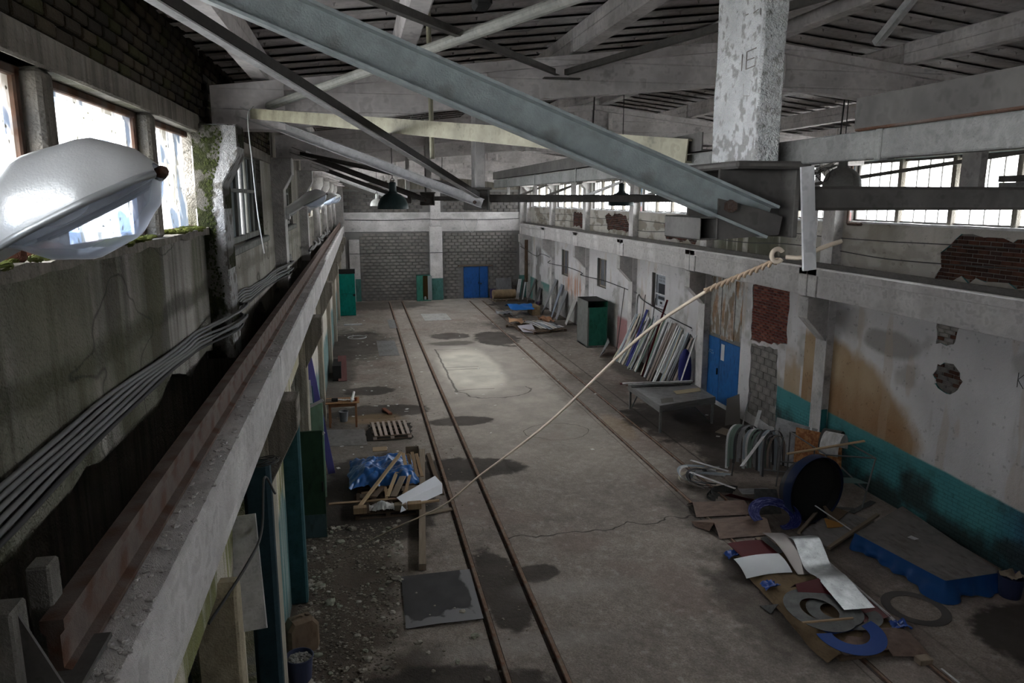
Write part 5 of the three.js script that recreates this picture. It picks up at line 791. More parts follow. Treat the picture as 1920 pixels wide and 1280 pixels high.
// ---------- clerestory side ----------
const navy = mat([0.025, 0.03, 0.14], 0.45, { spec: 0.2 }), kraft = mat([0.36, 0.27, 0.17], 0.9, { map: gr1 }), brownS = mat([0.2, 0.14, 0.115], 0.6, { map: gr1 }), darkRed = mat([0.085, 0.014, 0.018], 0.45, { spec: 0.15 }), grayS = mat([0.3, 0.31, 0.33], 0.45, { map: gr1 }), charc = mat([0.1, 0.105, 0.105], 0.6, { map: gr1 });
const KINDS = [['white', M.white], ['blue grey', mat([0.3, 0.35, 0.4], 0.5)], ['beige', mat([0.5, 0.46, 0.36], 0.5)], ['grey', grayS], ['navy', navy], ['brown', mat([0.2, 0.16, 0.14], 0.5)], ['dark red', darkRed], ['black', mat([0.05, 0.05, 0.055], 0.5)], ['dull green', mat([0.16, 0.22, 0.19], 0.6)]];
{ // strips leaning on the wall, two clusters
  const S = (z, k, len, w, dx = 0.78, dz = 0) => {
    const [kn, m] = KINDS[k], y = Math.sqrt(len * len - dx * dx), bx = XR - 0.05 - dx;
    one('metal_strip', prism(rnd() < 0.5 ? chan(w, 0.025, 0.005).map(([a, b]) => [a, b]) : rect(w, 0.012), [bx, 0.01, z], [XR - 0.06, y, z - dz]), m, len > 2.35 && k === 4 ? 'tall navy strip standing out among the strips leaning by the notices' : `${ord(kn + (z < -25.2))} ${kn} strip, counted from the cabinet, ${z < -25.2 ? 'leaning under the window with notices' : 'leaning behind the steel table'}`, 'metal strip', z < -25.2 ? 'strips leaning under the window with notices' : 'strips leaning behind the steel table');
  };
  const seqA = [2, 0, 1, 3, 1, 2, 0, 3, 0, 2, 1, 4, 4, 0, 2, 2, 8, 1, 3, 2, 0, 8], seqB = [2, 2, 8, 6, 0, 7, 0, 0, 5, 5, 5, 2, 0, 0, 1, 2, 0, 3, 3, 1, 7, 7, 5];
  seqA.forEach((k, i) => S(-27.72 + i * 0.112, k, R(1.75, 2.25) + (k === 4 ? 0.25 : 0), k === 4 ? 0.16 : R(0.06, 0.13), 0.85 + R(-0.1, 0.1), R(-0.1, 0.1)));
  seqB.forEach((k, i) => S(-25.05 + i * 0.115, k, (k === 6 ? 2.9 : R(2.05, 2.35) - 0.012 * i), k === 5 ? 0.15 : R(0.06, 0.12), 0.8 + R(-0.08, 0.08), R(-0.06, 0.06)));
  one('metal_strip', prism(rect(0.05, 0.02), [9.85, 0.01, -21.85], [10.58, 1.95, -22.1]), M.white, 'single white strip leaning apart, before the blue doors', 'metal strip');
  for (const z of [-28.9, -26.6, -25.6]) one('rod', cyl([10.3, 0.01, z], [10.62, 2.7, z - 0.1], 0.015), M.cableDark, `thin dark rod above the leaning strips, ${ord('rod')} from the cabinet`, 'rod', 'rods among the leaning strips');
  one('sheet', quad([9.3, 0.02, -28.1], [9.9, 0.02, -29.2], [10.1, 0.55, -29.4], [9.75, 0.6, -28.2]), grayS, 'pale grey sheet propped low at the end of the strip stack', 'sheet');
}
{ // steel table
  const A = [7.82, -18.35], B = [9.72, -18.9], C = [9.78, -20.9], D = [7.83, -20.85], top = (y0, y1, k = 0) => slab([A, B, C, D].map(([x, z]) => [x, -z]), y1 - y0).rotateX(-Math.PI / 2).translate(0, y0, 0), st = mat([0.27, 0.275, 0.285], 0.5, { map: gr1, metal: 0.3 });
  const lg = [[7.88, -18.42], [9.66, -18.94], [9.72, -20.82], [7.89, -20.78]];
  const skirt = (p, q) => quad([p[0], 0.78, p[1]], [q[0], 0.78, q[1]], [q[0], 0.6, q[1]], [p[0], 0.6, p[1]], 0.012);
  thing('steel_table', [['tabletop', top(0.77, 0.79), st], ['skirt', skirt(A, B), st], ['skirt', skirt(B, C), st], ['skirt', skirt(C, D), st], ['skirt', skirt(D, A), st], ...lg.map(([x, z]) => ['leg', bar([x, 0, z], [x, 0.77, z], 0.06, 0.06), st]), ['brace', bar([9.0, 0.62, -18.75], [9.62, 0.05, -19.0], 0.035, 0.03), st], ['brace', bar([7.9, 0.62, -20.2], [7.9, 0.05, -20.7], 0.035, 0.03), st]], 'low grey steel table with sheet metal top and deep skirt', 'table');
  for (let i = 0; i < 5; i++) one('metal_strip', prism(chan(0.09, 0.03, 0.006), [7.55 + i * 0.05, 0.815 + 0.032 * (i % 2), -20.8 + i * 0.11], [9.85 - i * 0.06, 0.815 + 0.032 * (i % 2), -20.62 + i * 0.07]), [darkRed, M.white, brownS, M.galv, charc][i], ['dark red', 'white', 'brown', 'bare metal', 'charcoal'][i] + ' strip lying along the back edge of the steel table', 'metal strip');
  one('cardboard_piece', sheetOf([[8.75, -19.35], [9.6, -19.55], [9.72, -19.95], [8.8, -19.72]], 0.005, 0.795), mat([0.42, 0.36, 0.24], 0.9), 'tan cardboard strip lying on the steel table', 'cardboard');
  one('mat_piece', sheetOf([[7.95, -18.55], [8.35, -18.65], [8.5, -19.05], [8.1, -18.98]], 0.004, 0.795), mat([0.17, 0.16, 0.15], 0.8), 'dull patch of sheet on the front corner of the steel table', 'sheet');
}
{ // blue doors under the rusty panel in the doorway
  const X = XR + 0.05, blue = mat([0.012, 0.11, 0.33], 0.55, { map: wo1 }), tP = colorTex(512, 512, (u, v) => { const a = fb(u * 9, v * 4, 5), b = fb(u * 26 + 4, v * 5, 4), n = fb(u * 30, v * 30, 3); let c = mul([0.46, 0.45, 0.43], 0.6 + 0.5 * n); c = mx(c, [0.2, 0.16, 0.12], sm(0.5, 0.6, a * 0.6 + b * 0.4)); return mx(c, mul([0.26, 0.135, 0.06], 0.5 + n), sm(0.54, 0.7, fb(u * 14 + 31, v * 3 + 8, 5)) * 0.75); }), rustP = mat([1, 1, 1], 0.85, { map: rep(tP, 2.7, 2.2), bump: bm1, bs: 0.02 });
  const d = struct('door_2', [['door_leaf', rbox(X - 0.03, X + 0.03, 0.12, 2.06, -20.7, -19.5, 0.012), blue], ['door_leaf', rbox(X - 0.03, X + 0.03, 0.12, 2.08, -22.0, -20.73, 0.012), blue], ...[0, 1, 2, 3, 4, 5].map((i) => ['rusty_panel', toR(slab(rc(22.02 - (i + 1) * 0.42, 22.0 - i * 0.42, 2.1 + 0.05 * (i % 3), 3.94), 0.02), X - 0.04 + 0.01 * (i % 2)), rustP]), ['notice', rbox(X - 0.036, X - 0.031, 1.45, 1.95, -20.63, -20.42, 0.001), mat([0.6, 0.58, 0.6], 0.9)], ...Array.from({ length: 14 }, (_, i) => ['chalk_scribble', bar([X - 0.032, 1.62 - 0.07 * (i % 2) - 0.012 * (i % 3), -21.75 + 0.045 * i], [X - 0.032, 1.65 - 0.07 * (i % 2), -21.725 + 0.045 * i], 0.004, 0.012), M.white]), ['handle', rbox(X - 0.07, X - 0.03, 0.95, 1.15, -20.83, -20.79), M.black], ['threshold', rbox(X - 0.05, X + 0.2, 0, 0.12, -22.05, -19.45), M.conc]]);
  d.userData.label = 'blue metal doors below flaking rusty panels';
  one('bag', shell(16, 12, (u, v) => { const a = u * Math.PI * 2, b = v * Math.PI; return [10.35 + 0.2 * Math.sin(b) * Math.cos(a) * (1 + 0.2 * fb(u * 5, v * 4, 2)), 0.75 + 0.72 * -Math.cos(b), -22.35 + 0.2 * Math.sin(b) * Math.sin(a)]; }, 0.004), navy, 'navy plastic bag slumped at the hinge of the blue doors', 'bag');
  one('sheet', quad([9.9, 0.02, -18.6], [10.45, 0.02, -18.75], [10.62, 0.75, -19.2], [10.1, 0.7, -18.95]), mat([0.24, 0.23, 0.22], 0.8), 'grey board leaning by the foot of the blue doors', 'board');
  one('metal_strip', ribbon([[9.75, 0.03, -17.4], [10.1, 0.35, -17.95], [10.55, 1.0, -18.45]], 0.18, 0.006, [0.5, 0, -0.5]), M.white, 'curved white strip leaning on the grey block patch', 'metal strip');
  one('metal_strip', prism(rect(0.1, 0.01), [10.2, 0.03, -17.6], [10.6, 0.6, -18.0]), M.white, 'short white strip leaning by the grey block patch', 'metal strip');
  for (const [p, l] of [[[[9.35, -18.1], [9.75, -18.45], [10.0, -17.9], [9.6, -17.6]], 'brown cardboard flap lying beside the steel table legs'], [[[10.0, -17.3], [10.45, -17.6], [10.62, -17.1], [10.2, -16.85]], 'pale cardboard piece lying against the green dado']]) one('cardboard_piece', sheetOf(p, 0.01, 0.02), mat([0.3, 0.26, 0.21], 0.9), l, 'cardboard');
}
// small helper for bent strips
{ // trestle with hanging coils of strip
  const tb = (a, b) => cyl(a, b, 0.017, 0.017, 7), fr = mat([0.14, 0.14, 0.145], 0.6, { metal: 0.3 });
  thing('trestle', [['top_rail', tb([8.2, 1.18, -14.9], [8.9, 1.18, -14.2]), fr], ['top_rail', tb([8.9, 0.95, -14.2], [9.6, 0.95, -15.4]), fr], ...[[8.25, -14.95], [8.9, -14.15]].map(([x, z]) => ['leg', tb([x, 0, z - 0.1], [x + 0.03, 1.18, z]), fr]), ...[[9.6, -15.4], [9.55, -13.9]].map(([x, z]) => ['leg', tb([x, 0, z], [x, 0.95, z]), fr]), ['cross_bar', tb([8.5, 0.35, -14.5], [9.6, 0.35, -13.9]), fr], ['cross_bar', tb([8.9, 0.6, -14.2], [9.55, 0.6, -13.9]), fr]], 'thin dark tube trestle hung with loops of metal strip', 'trestle');
  const cols = [0, 8, 8, 7, 3, 3, 1, 0, 8, 8, 3, 7, 1, 3, 7, 5];
  for (let i = 0; i < 16; i++) {
    const t = i / 15, cx = 8.22 + 0.62 * t, cz = -14.9 + 0.66 * t, r = R(0.28, 0.34), h = 1.2 + R(-0.02, 0.12) - 0.1 * Math.abs(t - 0.4), lb = R(0.25, 0.62), rb = R(0.18, 0.5), dx = 0.78, dz = 0.62, pts = [];
    pts.push([cx - r * dx, lb, cz - r * dz * 0.4 + 0.15]); for (let k = 0; k <= 6; k++) { const a = Math.PI * (1 - k / 6); pts.push([cx + r * Math.cos(a) * dx, h - 0.32 + 0.36 * Math.sin(a), cz + r * Math.cos(a) * -dz * 0.3]); } pts.push([cx + r * dx * 1.12, rb, cz - r * dz * 0.35 + R(-0.05, 0.05)]);
    one('metal_strip', ribbon(pts, R(0.045, 0.075), 0.003, [0.55, 0, 0.83], 28), KINDS[cols[i]][1], `${ord('lp' + cols[i])} ${KINDS[cols[i]][0]} strip from the aisle looped over the thin tube trestle`, 'metal strip', 'strips looped over the trestle');
  }
  one('metal_strip', ribbon([[7.95, 0.6, -14.1], [8.3, 0.95, -14.2], [8.7, 1.24, -14.4], [8.95, 1.2, -14.6]], 0.1, 0.004, [0.4, 0.3, 0.8]), M.white, 'broad white strip springing out in front of the looped strips', 'metal strip');
  one('sheet', quad([9.55, 0.05, -15.6], [9.95, 0.05, -14.9], [10.35, 1.0, -15.0], [9.95, 1.0, -16.1]), grayS, 'pale grey sheet leaning behind the looped strips', 'sheet');
  const tO = colorTex(256, 256, (u, v) => { const a = vn(u * 42, v * 30), b = vn(u * 20 + 7, v * 44 + 3), n = fb(u * 8, v * 8, 3); return mx([0.27, 0.115, 0.05], [0.42, 0.215, 0.1], sm(0.3, 0.75, a * 0.6 + b * 0.4)).map((c) => c * (0.6 + 0.6 * n)); });
  one('particle_board', quad([9.35, 0.03, -14.35], [10.05, 0.03, -13.6], [10.5, 1.02, -14.3], [9.85, 1.05, -15.1], 0.02), mat([1, 1, 1], 0.9, { map: rep(tO, 1) }), 'orange brown chipboard sheet leaning against the trestle', 'board');
  // trestle table by the painted wall
  const T = [[9.56, -13.5], [10.45, -13.1], [10.55, -14.6], [9.7, -15.1]], bt = [[9.5, -13.4], [9.95, -12.75], [10.55, -14.6], [9.7, -15.1]];
  thing('trestle', [...T.map((p, i) => ['top_rail', tb([p[0], 0.95, p[1]], [T[(i + 1) % 4][0], 0.95, T[(i + 1) % 4][1]]), fr]), ...T.map((p, i) => ['leg', tb([bt[i][0], 0, bt[i][1]], [p[0], 0.95, p[1]]), fr]), ['cross_bar', tb([9.55, 0.3, -13.55], [10.5, 0.3, -14.5]), fr], ['cross_bar', tb([10.1, 0.35, -12.85], [10.55, 0.35, -14.5]), fr], ['shelf', sheetOf([[9.55, -13.4], [10.4, -13.15], [10.3, -13.5], [9.6, -13.75]], 0.008, 0.37), mat([0.16, 0.24, 0.23], 0.6)]], 'second tube trestle standing against the worn teal wall', 'trestle');
  const roll = (cx, cy, cz, r, len, a0, a1, m, l) => one('sheet_roll', shell(24, 2, (u, v) => { const a = a0 + (a1 - a0) * u, rr = r * (1 + 0.06 * u); return [cx + rr * Math.cos(a) * 0.75 + (v - 0.5) * len * 0.6, cy + rr * Math.sin(a), cz - rr * Math.cos(a) * 0.55 + (v - 0.5) * len * 0.8]; }, 0.004, 1, 1), m, l, 'rolled sheet');
  roll(10.05, 0.93, -13.95, 0.32, 0.4, -0.2, Math.PI + 0.3, M.white, 'white rolled sheet arched over the second trestle');
  roll(10.25, 0.9, -14.3, 0.3, 0.4, -0.2, Math.PI + 0.3, charc, 'charcoal rolled sheet behind the white roll on the trestle');
  plank('plank', [8.72, 0.99, -13.62], [10.45, 1.2, -13.5], 0.07, 0.03, M.woodPale, 'pale wooden lath lying across the second trestle');
  one('metal_strip', prism(rect(0.05, 0.01), [10.1, 0.96, -14.9], [10.3, 1.35, -15.2]), M.white, 'short white strip standing up behind the chipboard', 'metal strip');
  // big dark roll on edge
  const ring = (r0, r1, w, ax, cx, cy, cz, m) => { const g = lathe([[r0, -w / 2], [r1, -w / 2], [r1, w / 2], [r0, w / 2], [r0, -w / 2]], 48); g.rotateX(Math.PI / 2).rotateY(ax).translate(cx, cy, cz); return g; };
  thing('sheet_roll', [['outer_wrap', ring(0.665, 0.68, 0.2, 0.2, 8.6, 0.68, -12.45), mat([0.012, 0.022, 0.06], 0.4, { spec: 0.25 })], ['inner_layer', ring(0.62, 0.63, 0.18, 0.2, 8.61, 0.66, -12.47), M.black], ['inner_layer', ring(0.545, 0.555, 0.16, 0.2, 8.56, 0.61, -12.72), mat([0.03, 0.03, 0.035], 0.4)], ['cavity_shade', lathe([[0, 0], [0.66, 0], [0.66, 0.01], [0, 0.01]], 40).rotateX(Math.PI / 2).rotateY(0.2).translate(8.58, 0.68, -12.54), M.black]], 'big dark navy roll of sheet standing on edge', 'rolled sheet');  // black disc paints the shade inside the open roll
  // blue film covered collar
  const tF = colorTex(256, 128, (u, v) => { const n = fb(u * 20, v * 10, 3), g = vn(u * 40, v * 30); return mx([0.02, 0.025, 0.13], [0.16, 0.18, 0.38], sm(0.5, 0.75, n * 0.6 + g * 0.4) * (u > 0.25 && u < 0.8 ? 1 : 0.5)); });
  one('sheet_coil', shell(40, 4, (u, v) => { const a = -0.6 + u * (Math.PI * 2 - 1.2) + Math.PI * -0.0 - Math.PI / 2 + 0.6, r = 0.32 + 0.24 * v, x = r * Math.cos(a), y = r * Math.sin(a); return [7.7 + x * 0.9, 0.1 + Math.max(0, 0.22 + 0.5 * y) * 0.75 + 0.03 * v, -12.3 - y * 0.62 + 0.1 * x]; }, 0.01), mat([0.8, 0.8, 0.8], 0.5, { map: tF, spec: 0.2 }), 'purple blue film covered collar of sheet lying beside the big dark roll', 'coil');
  one('sheet', quad([7.6, 0.02, -12.9], [8.2, 0.02, -12.85], [8.2, 0.45, -13.1], [7.7, 0.5, -13.1]), charc, 'charcoal sheet propped behind the purple blue collar', 'sheet');
  // heap of strips on the floor
  const FK = [2, 2, 0, 3, 7, 0, 1, 3, 0, 7, 1, 3];
  for (let i = 0; i < 12; i++) { const r = R(0.42, 0.7), a0 = R(1.6, 2.6), a1 = a0 + R(2.2, 3.9), cx = 7.55 + R(-0.12, 0.18), cz = -14.8 + R(-0.15, 0.2), h = 0.03 + 0.016 * i, pts = []; for (let k = 0; k <= 8; k++) { const a = a0 + (a1 - a0) * k / 8; pts.push([cx + r * 1.05 * Math.cos(a), h + 0.06 * Math.sin(k * 0.9 + i) * (k / 8), cz + r * 0.95 * Math.sin(a)]); } one('metal_strip', ribbon(pts, 0.06, 0.003, (u) => { const a = a0 + (a1 - a0) * u; return [0.8 * Math.cos(a), 0.55, 0.8 * Math.sin(a)]; }, 30), KINDS[FK[i]][1], `${ord('fk' + FK[i])} ${KINDS[FK[i]][0]} curled strip from the bottom of the heap before the trestle`, 'metal strip', 'curled strips heaped on the floor'); }
  for (const [a, b, l] of [[[7.4, 0.3, -15.45], [8.0, 0.24, -14.75], 'upper straight white strip across the curled strips'], [[7.15, 0.2, -15.0], [7.75, 0.16, -13.95], 'lower straight white strip across the curled strips']]) one('metal_strip', prism(rect(0.07, 0.008), a, b), M.white, l, 'metal strip');
  one('metal_strip', quad([7.75, 0.2, -13.85], [8.4, 0.2, -13.75], [8.42, 0.13, -13.6], [7.78, 0.13, -13.7]), grayS, 'short grey blue strip lying in front of the trestle', 'metal strip');
  one('metal_strip', ribbon([[7.55, 0.06, -13.9], [7.9, 0.03, -13.6], [8.4, 0.08, -13.35], [8.65, 0.14, -13.4]], 0.24, 0.005, [0.1, 0.5, 0.85]), darkRed, 'dark red curved strip lying below the trestle', 'metal strip');
  for (let i = 0; i < 3; i++) one('metal_strip', ribbon(Array.from({ length: 7 }, (_, k) => { const a = 2.4 + k * 0.55; return [7.45 + 0.36 * Math.cos(a) + 0.05 * i, 0.04 + 0.05 * i, -13.9 + 0.26 * Math.sin(a)]; }), 0.07, 0.003, [0, 1, 0.2]), charc, `${ord('blk')} black curled offcut from the bottom beside the dark red strip`, 'metal strip', 'black curled offcuts');
}
{ // folded brown sheets, board with battens, covered slab
  one('folded_sheet', [quad([6.55, 0.14, -13.5], [7.65, 0.14, -13.38], [7.62, 0.03, -12.92], [6.42, 0.03, -13.02], 0.006), quad([6.55, 0.14, -13.5], [7.65, 0.14, -13.38], [7.68, 0.02, -13.55], [6.5, 0.02, -13.68], 0.006)], brownS, 'brown folded sheet lying at the edge of the rail, behind its twin', 'folded sheet');
  one('folded_sheet', [quad([6.5, 0.17, -12.42], [7.6, 0.17, -12.4], [7.48, 0.03, -12.0], [6.42, 0.03, -12.02], 0.006), quad([6.5, 0.17, -12.42], [7.6, 0.17, -12.4], [7.55, 0.08, -12.75], [6.2, 0.06, -12.8], 0.006), quad([6.2, 0.06, -12.8], [6.5, 0.165, -12.42], [6.4, 0.02, -12.4], [6.22, 0.02, -12.62], 0.006)], mat([0.23, 0.165, 0.135], 0.6, { map: gr1 }), 'brown folded sheet with a notched front edge, nearer the metal pile', 'folded sheet');
  one('wood_block', box(0.1, 0.06, 0.1, 7.12, 0.03, -11.85), M.woodGray, 'small wood block under the edge of the notched brown sheet', 'block');
  one('board', sheetOf([[8.0, -11.9], [9.35, -12.75], [9.75, -12.1], [8.2, -11.25]], 0.03, 0.03), mat([0.24, 0.23, 0.225], 0.8, { map: wo1 }), 'dusty grey board lying at the corner of the blue covered slab', 'board');
  plank('batten', [7.95, 0.09, -11.85], [9.2, 0.1, -12.95], 0.06, 0.05, M.woodGray, 'far wooden batten along the dusty grey board');
  plank('batten', [8.1, 0.1, -11.15], [9.72, 0.24, -11.98], 0.07, 0.05, M.woodGray, 'near wooden batten along the dusty grey board');
  one('board', slab([[0, 0], [0.85, 0.02], [0.62, 0.5]], 0.02).rotateX(-1.25).rotateY(0.6).translate(8.75, 0.08, -12.0), M.woodDark, 'dark triangular board resting on the dusty grey board', 'board');
  one('board', slab([[0, 0], [0.55, -0.12], [0.1, 0.2]], 0.02).rotateX(-1.0).rotateY(0.3).translate(8.62, 0.08, -11.95), mat([0.38, 0.2, 0.06], 0.7), 'orange brown wooden offcut on the dusty grey board', 'board');
  one('metal_strip', prism(rect(0.03, 0.01), [8.7, 0.3, -12.5], [8.98, 0.1, -11.75]), M.white, 'thin white strip across the triangular board', 'metal strip');
  for (const [a, b, l] of [[[9.1, 0.03, -13.0], [9.75, 0.05, -12.7], 'grey offcut lying under the second trestle'], [[9.0, 0.03, -13.5], [9.9, 0.03, -13.9], 'long grey offcut on the floor under the second trestle'], [[9.6, 0.03, -12.6], [10.4, 0.04, -13.0], 'dull offcut between trestle and blue covered slab']]) plank('offcut', a, b, 0.12, 0.012, charc, l);
  const P = [[8.7, -11.25], [10.4, -12.15], [10.1, -9.48], [9.0, -9.42]];
  const film = mat([0.011, 0.058, 0.19], 0.45, { spec: 0.25 });
  // film hanging along two edges, round the corner between them
  const path = [P[2], P[3], P[0]], L1 = Math.hypot(P[3][0] - P[2][0], P[3][1] - P[2][1]), L2 = Math.hypot(P[0][0] - P[3][0], P[0][1] - P[3][1]), k0 = L1 / (L1 + L2);
  const drape = shell(90, 10, (u, v) => {
    const first = u < k0, t = first ? u / k0 : (u - k0) / (1 - k0), [a, b] = first ? [path[0], path[1]] : [path[1], path[2]], m = sm(k0 - 0.06, k0 + 0.06, u);
    const n1 = [0.05, 1], n2 = [-0.99, 0.16], n = [n1[0] * (1 - m) + n2[0] * m, n1[1] * (1 - m) + n2[1] * m], corner = Math.exp(-Math.pow((u - k0) / 0.05, 2));
    const w = 0.02 + v * (0.04 + 0.16 * v * fb(u * 9, v * 2, 2) + 0.03 * Math.sin(u * 60) + 0.22 * corner * v);
    return [a[0] + (b[0] - a[0]) * t + n[0] * w, 0.297 - (0.285 - 0.05 * fb(u * 7 + 3, 1, 2) * (1 - corner)) * v, a[1] + (b[1] - a[1]) * t + n[1] * w];
  }, 0.004);
  thing('covered_slab', [['slab_top', slab(P.map(([x, z]) => [x, -z]), 0.26).rotateX(-Math.PI / 2).translate(0, 0.03, 0), mat([0.2, 0.19, 0.18], 0.85, { map: wo1 })], ['blue_film', drape, film]], 'low slab with dusty grey top and blue film hanging over its edges', 'slab');
  one('paper_scrap', sheetOf([[9.5, -10.9], [9.62, -10.95], [9.66, -10.8], [9.55, -10.78]], 0.003, 0.295), M.white, 'small white scrap on the dusty slab top', 'paper');
  const bk = mat([0.03, 0.035, 0.08], 0.45, { map: wo1 });
  thing('bucket', [['pail', lathe([[0, 0], [0.15, 0], [0.155, 0.01], [0.19, 0.34], [0.2, 0.35], [0.185, 0.35], [0.15, 0.02], [0, 0.02]], 24).translate(10.08, 0, -9.25), bk], ['rim', new THREE.TorusGeometry(0.195, 0.01, 6, 28).rotateX(Math.PI / 2).translate(10.08, 0.35, -9.25), bk], ['rag', shell(10, 10, (u, v) => [9.94 + 0.28 * u, 0.3 + 0.14 * fb(u * 4, v * 4, 3), -9.39 + 0.28 * v], 0.004), M.woodGray]], 'dark blue paint bucket at the corner of the blue covered slab', 'bucket');
}
{ // pile of cut sheet metal on brown paper
  const ringM = mat([0.13, 0.135, 0.135], 0.55, { map: gr1 });
  const disc = (r0, r1, a0 = 0, a1 = Math.PI * 2, sx = 1, sz = 1) => { const n = 40, o = [], q = []; for (let i = 0; i <= n; i++) { const a = a0 + (a1 - a0) * i / n; o.push([r1 * Math.cos(a) * sx, r1 * Math.sin(a) * sz]); q.push([r0 * Math.cos(a) * sx, r0 * Math.sin(a) * sz]); } return a1 - a0 > 6.2 ? slab(o.slice(0, -1), 0.005, [q.slice(0, -1)]) : slab([...o, ...q.reverse()], 0.005); };
  const flat = (g, x, y, z, rx = 0, rz = 0) => g.rotateX(-Math.PI / 2).rotateX(rx).rotateZ(rz).translate(x, y, z);
  one('kraft_paper', shell(30, 40, (u, v) => { const z = -8.25 - 3.25 * v, xl = 6.05 + 0.25 * v, e = 0.1 * (fb(v * 9, u * 2, 3) - 0.5); return [xl + e * (1 - u) + u * (1.5 + 0.15 * v), 0.03 + 0.09 * Math.min(1, 6 * Math.min(u, 1 - u)) * (0.3 + fb(u * 4, v * 7, 3)), z + e]; }, 0.004), mat([0.2, 0.145, 0.088], 0.92, { map: gr1 }), 'crumpled brown kraft paper spread under the cut sheet metal', 'paper');
  one('pallet_board', rbox(6.3, 7.5, 0.005, 0.06, -8.35, -8.22), M.woodDark, 'dark board showing under the near end of the metal pile', 'board');
  one('wood_block', box(0.2, 0.09, 0.14, 7.42, 0.045, -7.98), M.woodGray, 'grey wood block at the near corner of the metal pile', 'block');
  one('metal_sheet', shell(10, 6, (u, v) => [6.3 + 0.68 * u, 0.2 + 0.02 * Math.sin(u * 3), -11.5 + 0.72 * v], 0.005), darkRed, 'glossy dark red sheet at the far end of the metal pile', 'metal sheet');
  one('metal_sheet', shell(14, 6, (u, v) => [6.08 + 0.86 * v + 0.02 * u, 0.24 - 0.14 * Math.pow(u, 2.2) + 0.03 * Math.sin(v * 3), -10.86 + 0.42 * u - 0.03 * v], 0.005), mat([0.68, 0.71, 0.74], 0.38), 'white sheet with a rolled down edge on the metal pile', 'metal sheet');
  one('metal_sheet', shell(20, 6, (u, v) => [6.98 + 0.36 * v + 0.02 * u, 0.34 - 0.16 * u + 0.08 * Math.sin(u * 4.2), -11.5 + 1.12 * u + 0.08 * v], 0.005), mat([0.24, 0.215, 0.205], 0.35, { metal: 0.4 }), 'curved taupe sheet on the metal pile between white and bare metal', 'metal sheet');
  one('metal_sheet', shell(8, 5, (u, v) => [6.95 + 0.1 * u, 0.24 + 0.03 * u, -11.5 + 0.62 * v], 0.005), charc, 'charcoal sheet edge under the taupe sheet', 'metal sheet');
  one('metal_strip', ribbon([[7.52, 0.34, -11.25], [7.52, 0.42, -11.0], [7.47, 0.3, -10.72], [7.4, 0.2, -10.45], [7.32, 0.24, -10.15], [7.25, 0.33, -9.86], [7.2, 0.31, -9.5], [7.15, 0.26, -9.0]], 0.48, 0.004, [0.97, 0.05, 0.14], 50), M.galv, 'long wavy bare metal strip bending over the metal pile', 'metal strip');
  one('metal_sheet', shell(6, 4, (u, v) => [7.12 + 0.5 * u, 0.12 + 0.02 * v, -10.0 + 1.2 * v - 0.1 * u], 0.005), mat([0.14, 0.05, 0.05], 0.4), 'dark red offcut below the wavy bare metal strip', 'metal sheet');
  one('folded_sheet', [quad([6.55, 0.32, -9.75], [7.0, 0.34, -9.82], [7.1, 0.2, -9.45], [6.5, 0.18, -9.5]), quad([6.55, 0.32, -9.75], [7.0, 0.34, -9.82], [7.05, 0.15, -10.0], [6.6, 0.15, -9.95])], darkRed, 'small folded dark red piece beside the grey ring', 'folded sheet');
  one('metal_ring', flat(disc(0.27, 0.5, 0, 6.2832, 1, 1.12), 6.58, 0.225, -9.15, 0.05, -0.03), ringM, 'wide charcoal sheet ring on the metal pile', 'ring');
  one('metal_ring', flat(disc(0.2, 0.4, 0, 6.2832, 1, 1.05), 6.82, 0.195, -9.12, 0.02, 0.03), ringM, 'narrower charcoal ring tucked under the wide one', 'ring');
  one('metal_ring', flat(disc(0.2, 0.38, -2.6, 0.25, 1.2, 0.9), 7.0, 0.17, -8.95), ringM, 'charcoal half ring beside the bare metal strip', 'ring');
  one('metal_sheet', sheetOf([[6.35, -8.75], [6.85, -8.8], [6.95, -8.65], [6.4, -8.6]], 0.005, 0.17), mat([0.02, 0.05, 0.18], 0.4, { spec: 0.2 }), 'blue sheet corner under the charcoal rings', 'metal sheet');
  one('metal_ring', flat(disc(0.26, 0.48, Math.PI - 0.15, Math.PI * 2 + 0.35, 1.02, 1.0), 6.63, 0.24, -8.5, 0.1, 0.02), mat([0.01, 0.045, 0.2], 0.45, { spec: 0.15 }), 'blue half ring at the near end of the metal pile', 'ring');
  one('metal_sheet', shell(8, 8, (u, v) => [6.35 + 0.7 * u, 0.11, -8.75 + 0.55 * v], 0.005), brownS, 'brown sheet inside the blue half ring', 'metal sheet');
  one('metal_sheet', shell(10, 8, (u, v) => [7.0 + 0.55 * u + 0.05 * v, 0.2 - 0.14 * v * v - 0.04 * u, -8.62 + 0.5 * v + 0.06 * u], 0.005), brownS, 'brown bent sheet at the near corner of the metal pile', 'metal sheet');
  plank('stick', [6.08, 0.27, -8.82], [6.88, 0.27, -8.78], 0.035, 0.025, M.wood, 'thin wooden stick lying over the charcoal rings');
  one('corner_profile', prism(ang(0.1, 0.06), [7.85, 0.08, -11.2], [7.6, 0.13, -8.6]), M.white, 'white angle profile along the slab side of the metal pile', 'profile');
  for (const [x, z, l] of [[6.12, -11.3, 'far'], [6.2, -10.2, 'middle'], [7.45, -8.75, 'near']]) one('plastic_scrap', shell(10, 8, (u, v) => [x + 0.26 * u, 0.06 + 0.16 * fb(u * 4 + x, v * 4, 3), z + 0.2 * v], 0.003), mat([0.01, 0.06, 0.3], 0.25, { coat: 0.5 }), `crumpled blue plastic scrap at the ${l} end of the kraft paper`, 'plastic');
  one('tin_scrap', quad([5.95, 0.02, -9.75], [6.2, 0.02, -9.7], [6.15, 0.14, -9.55], [6.0, 0.02, -9.5]), charc, 'bent dark scrap on the floor beside the kraft paper', 'scrap');
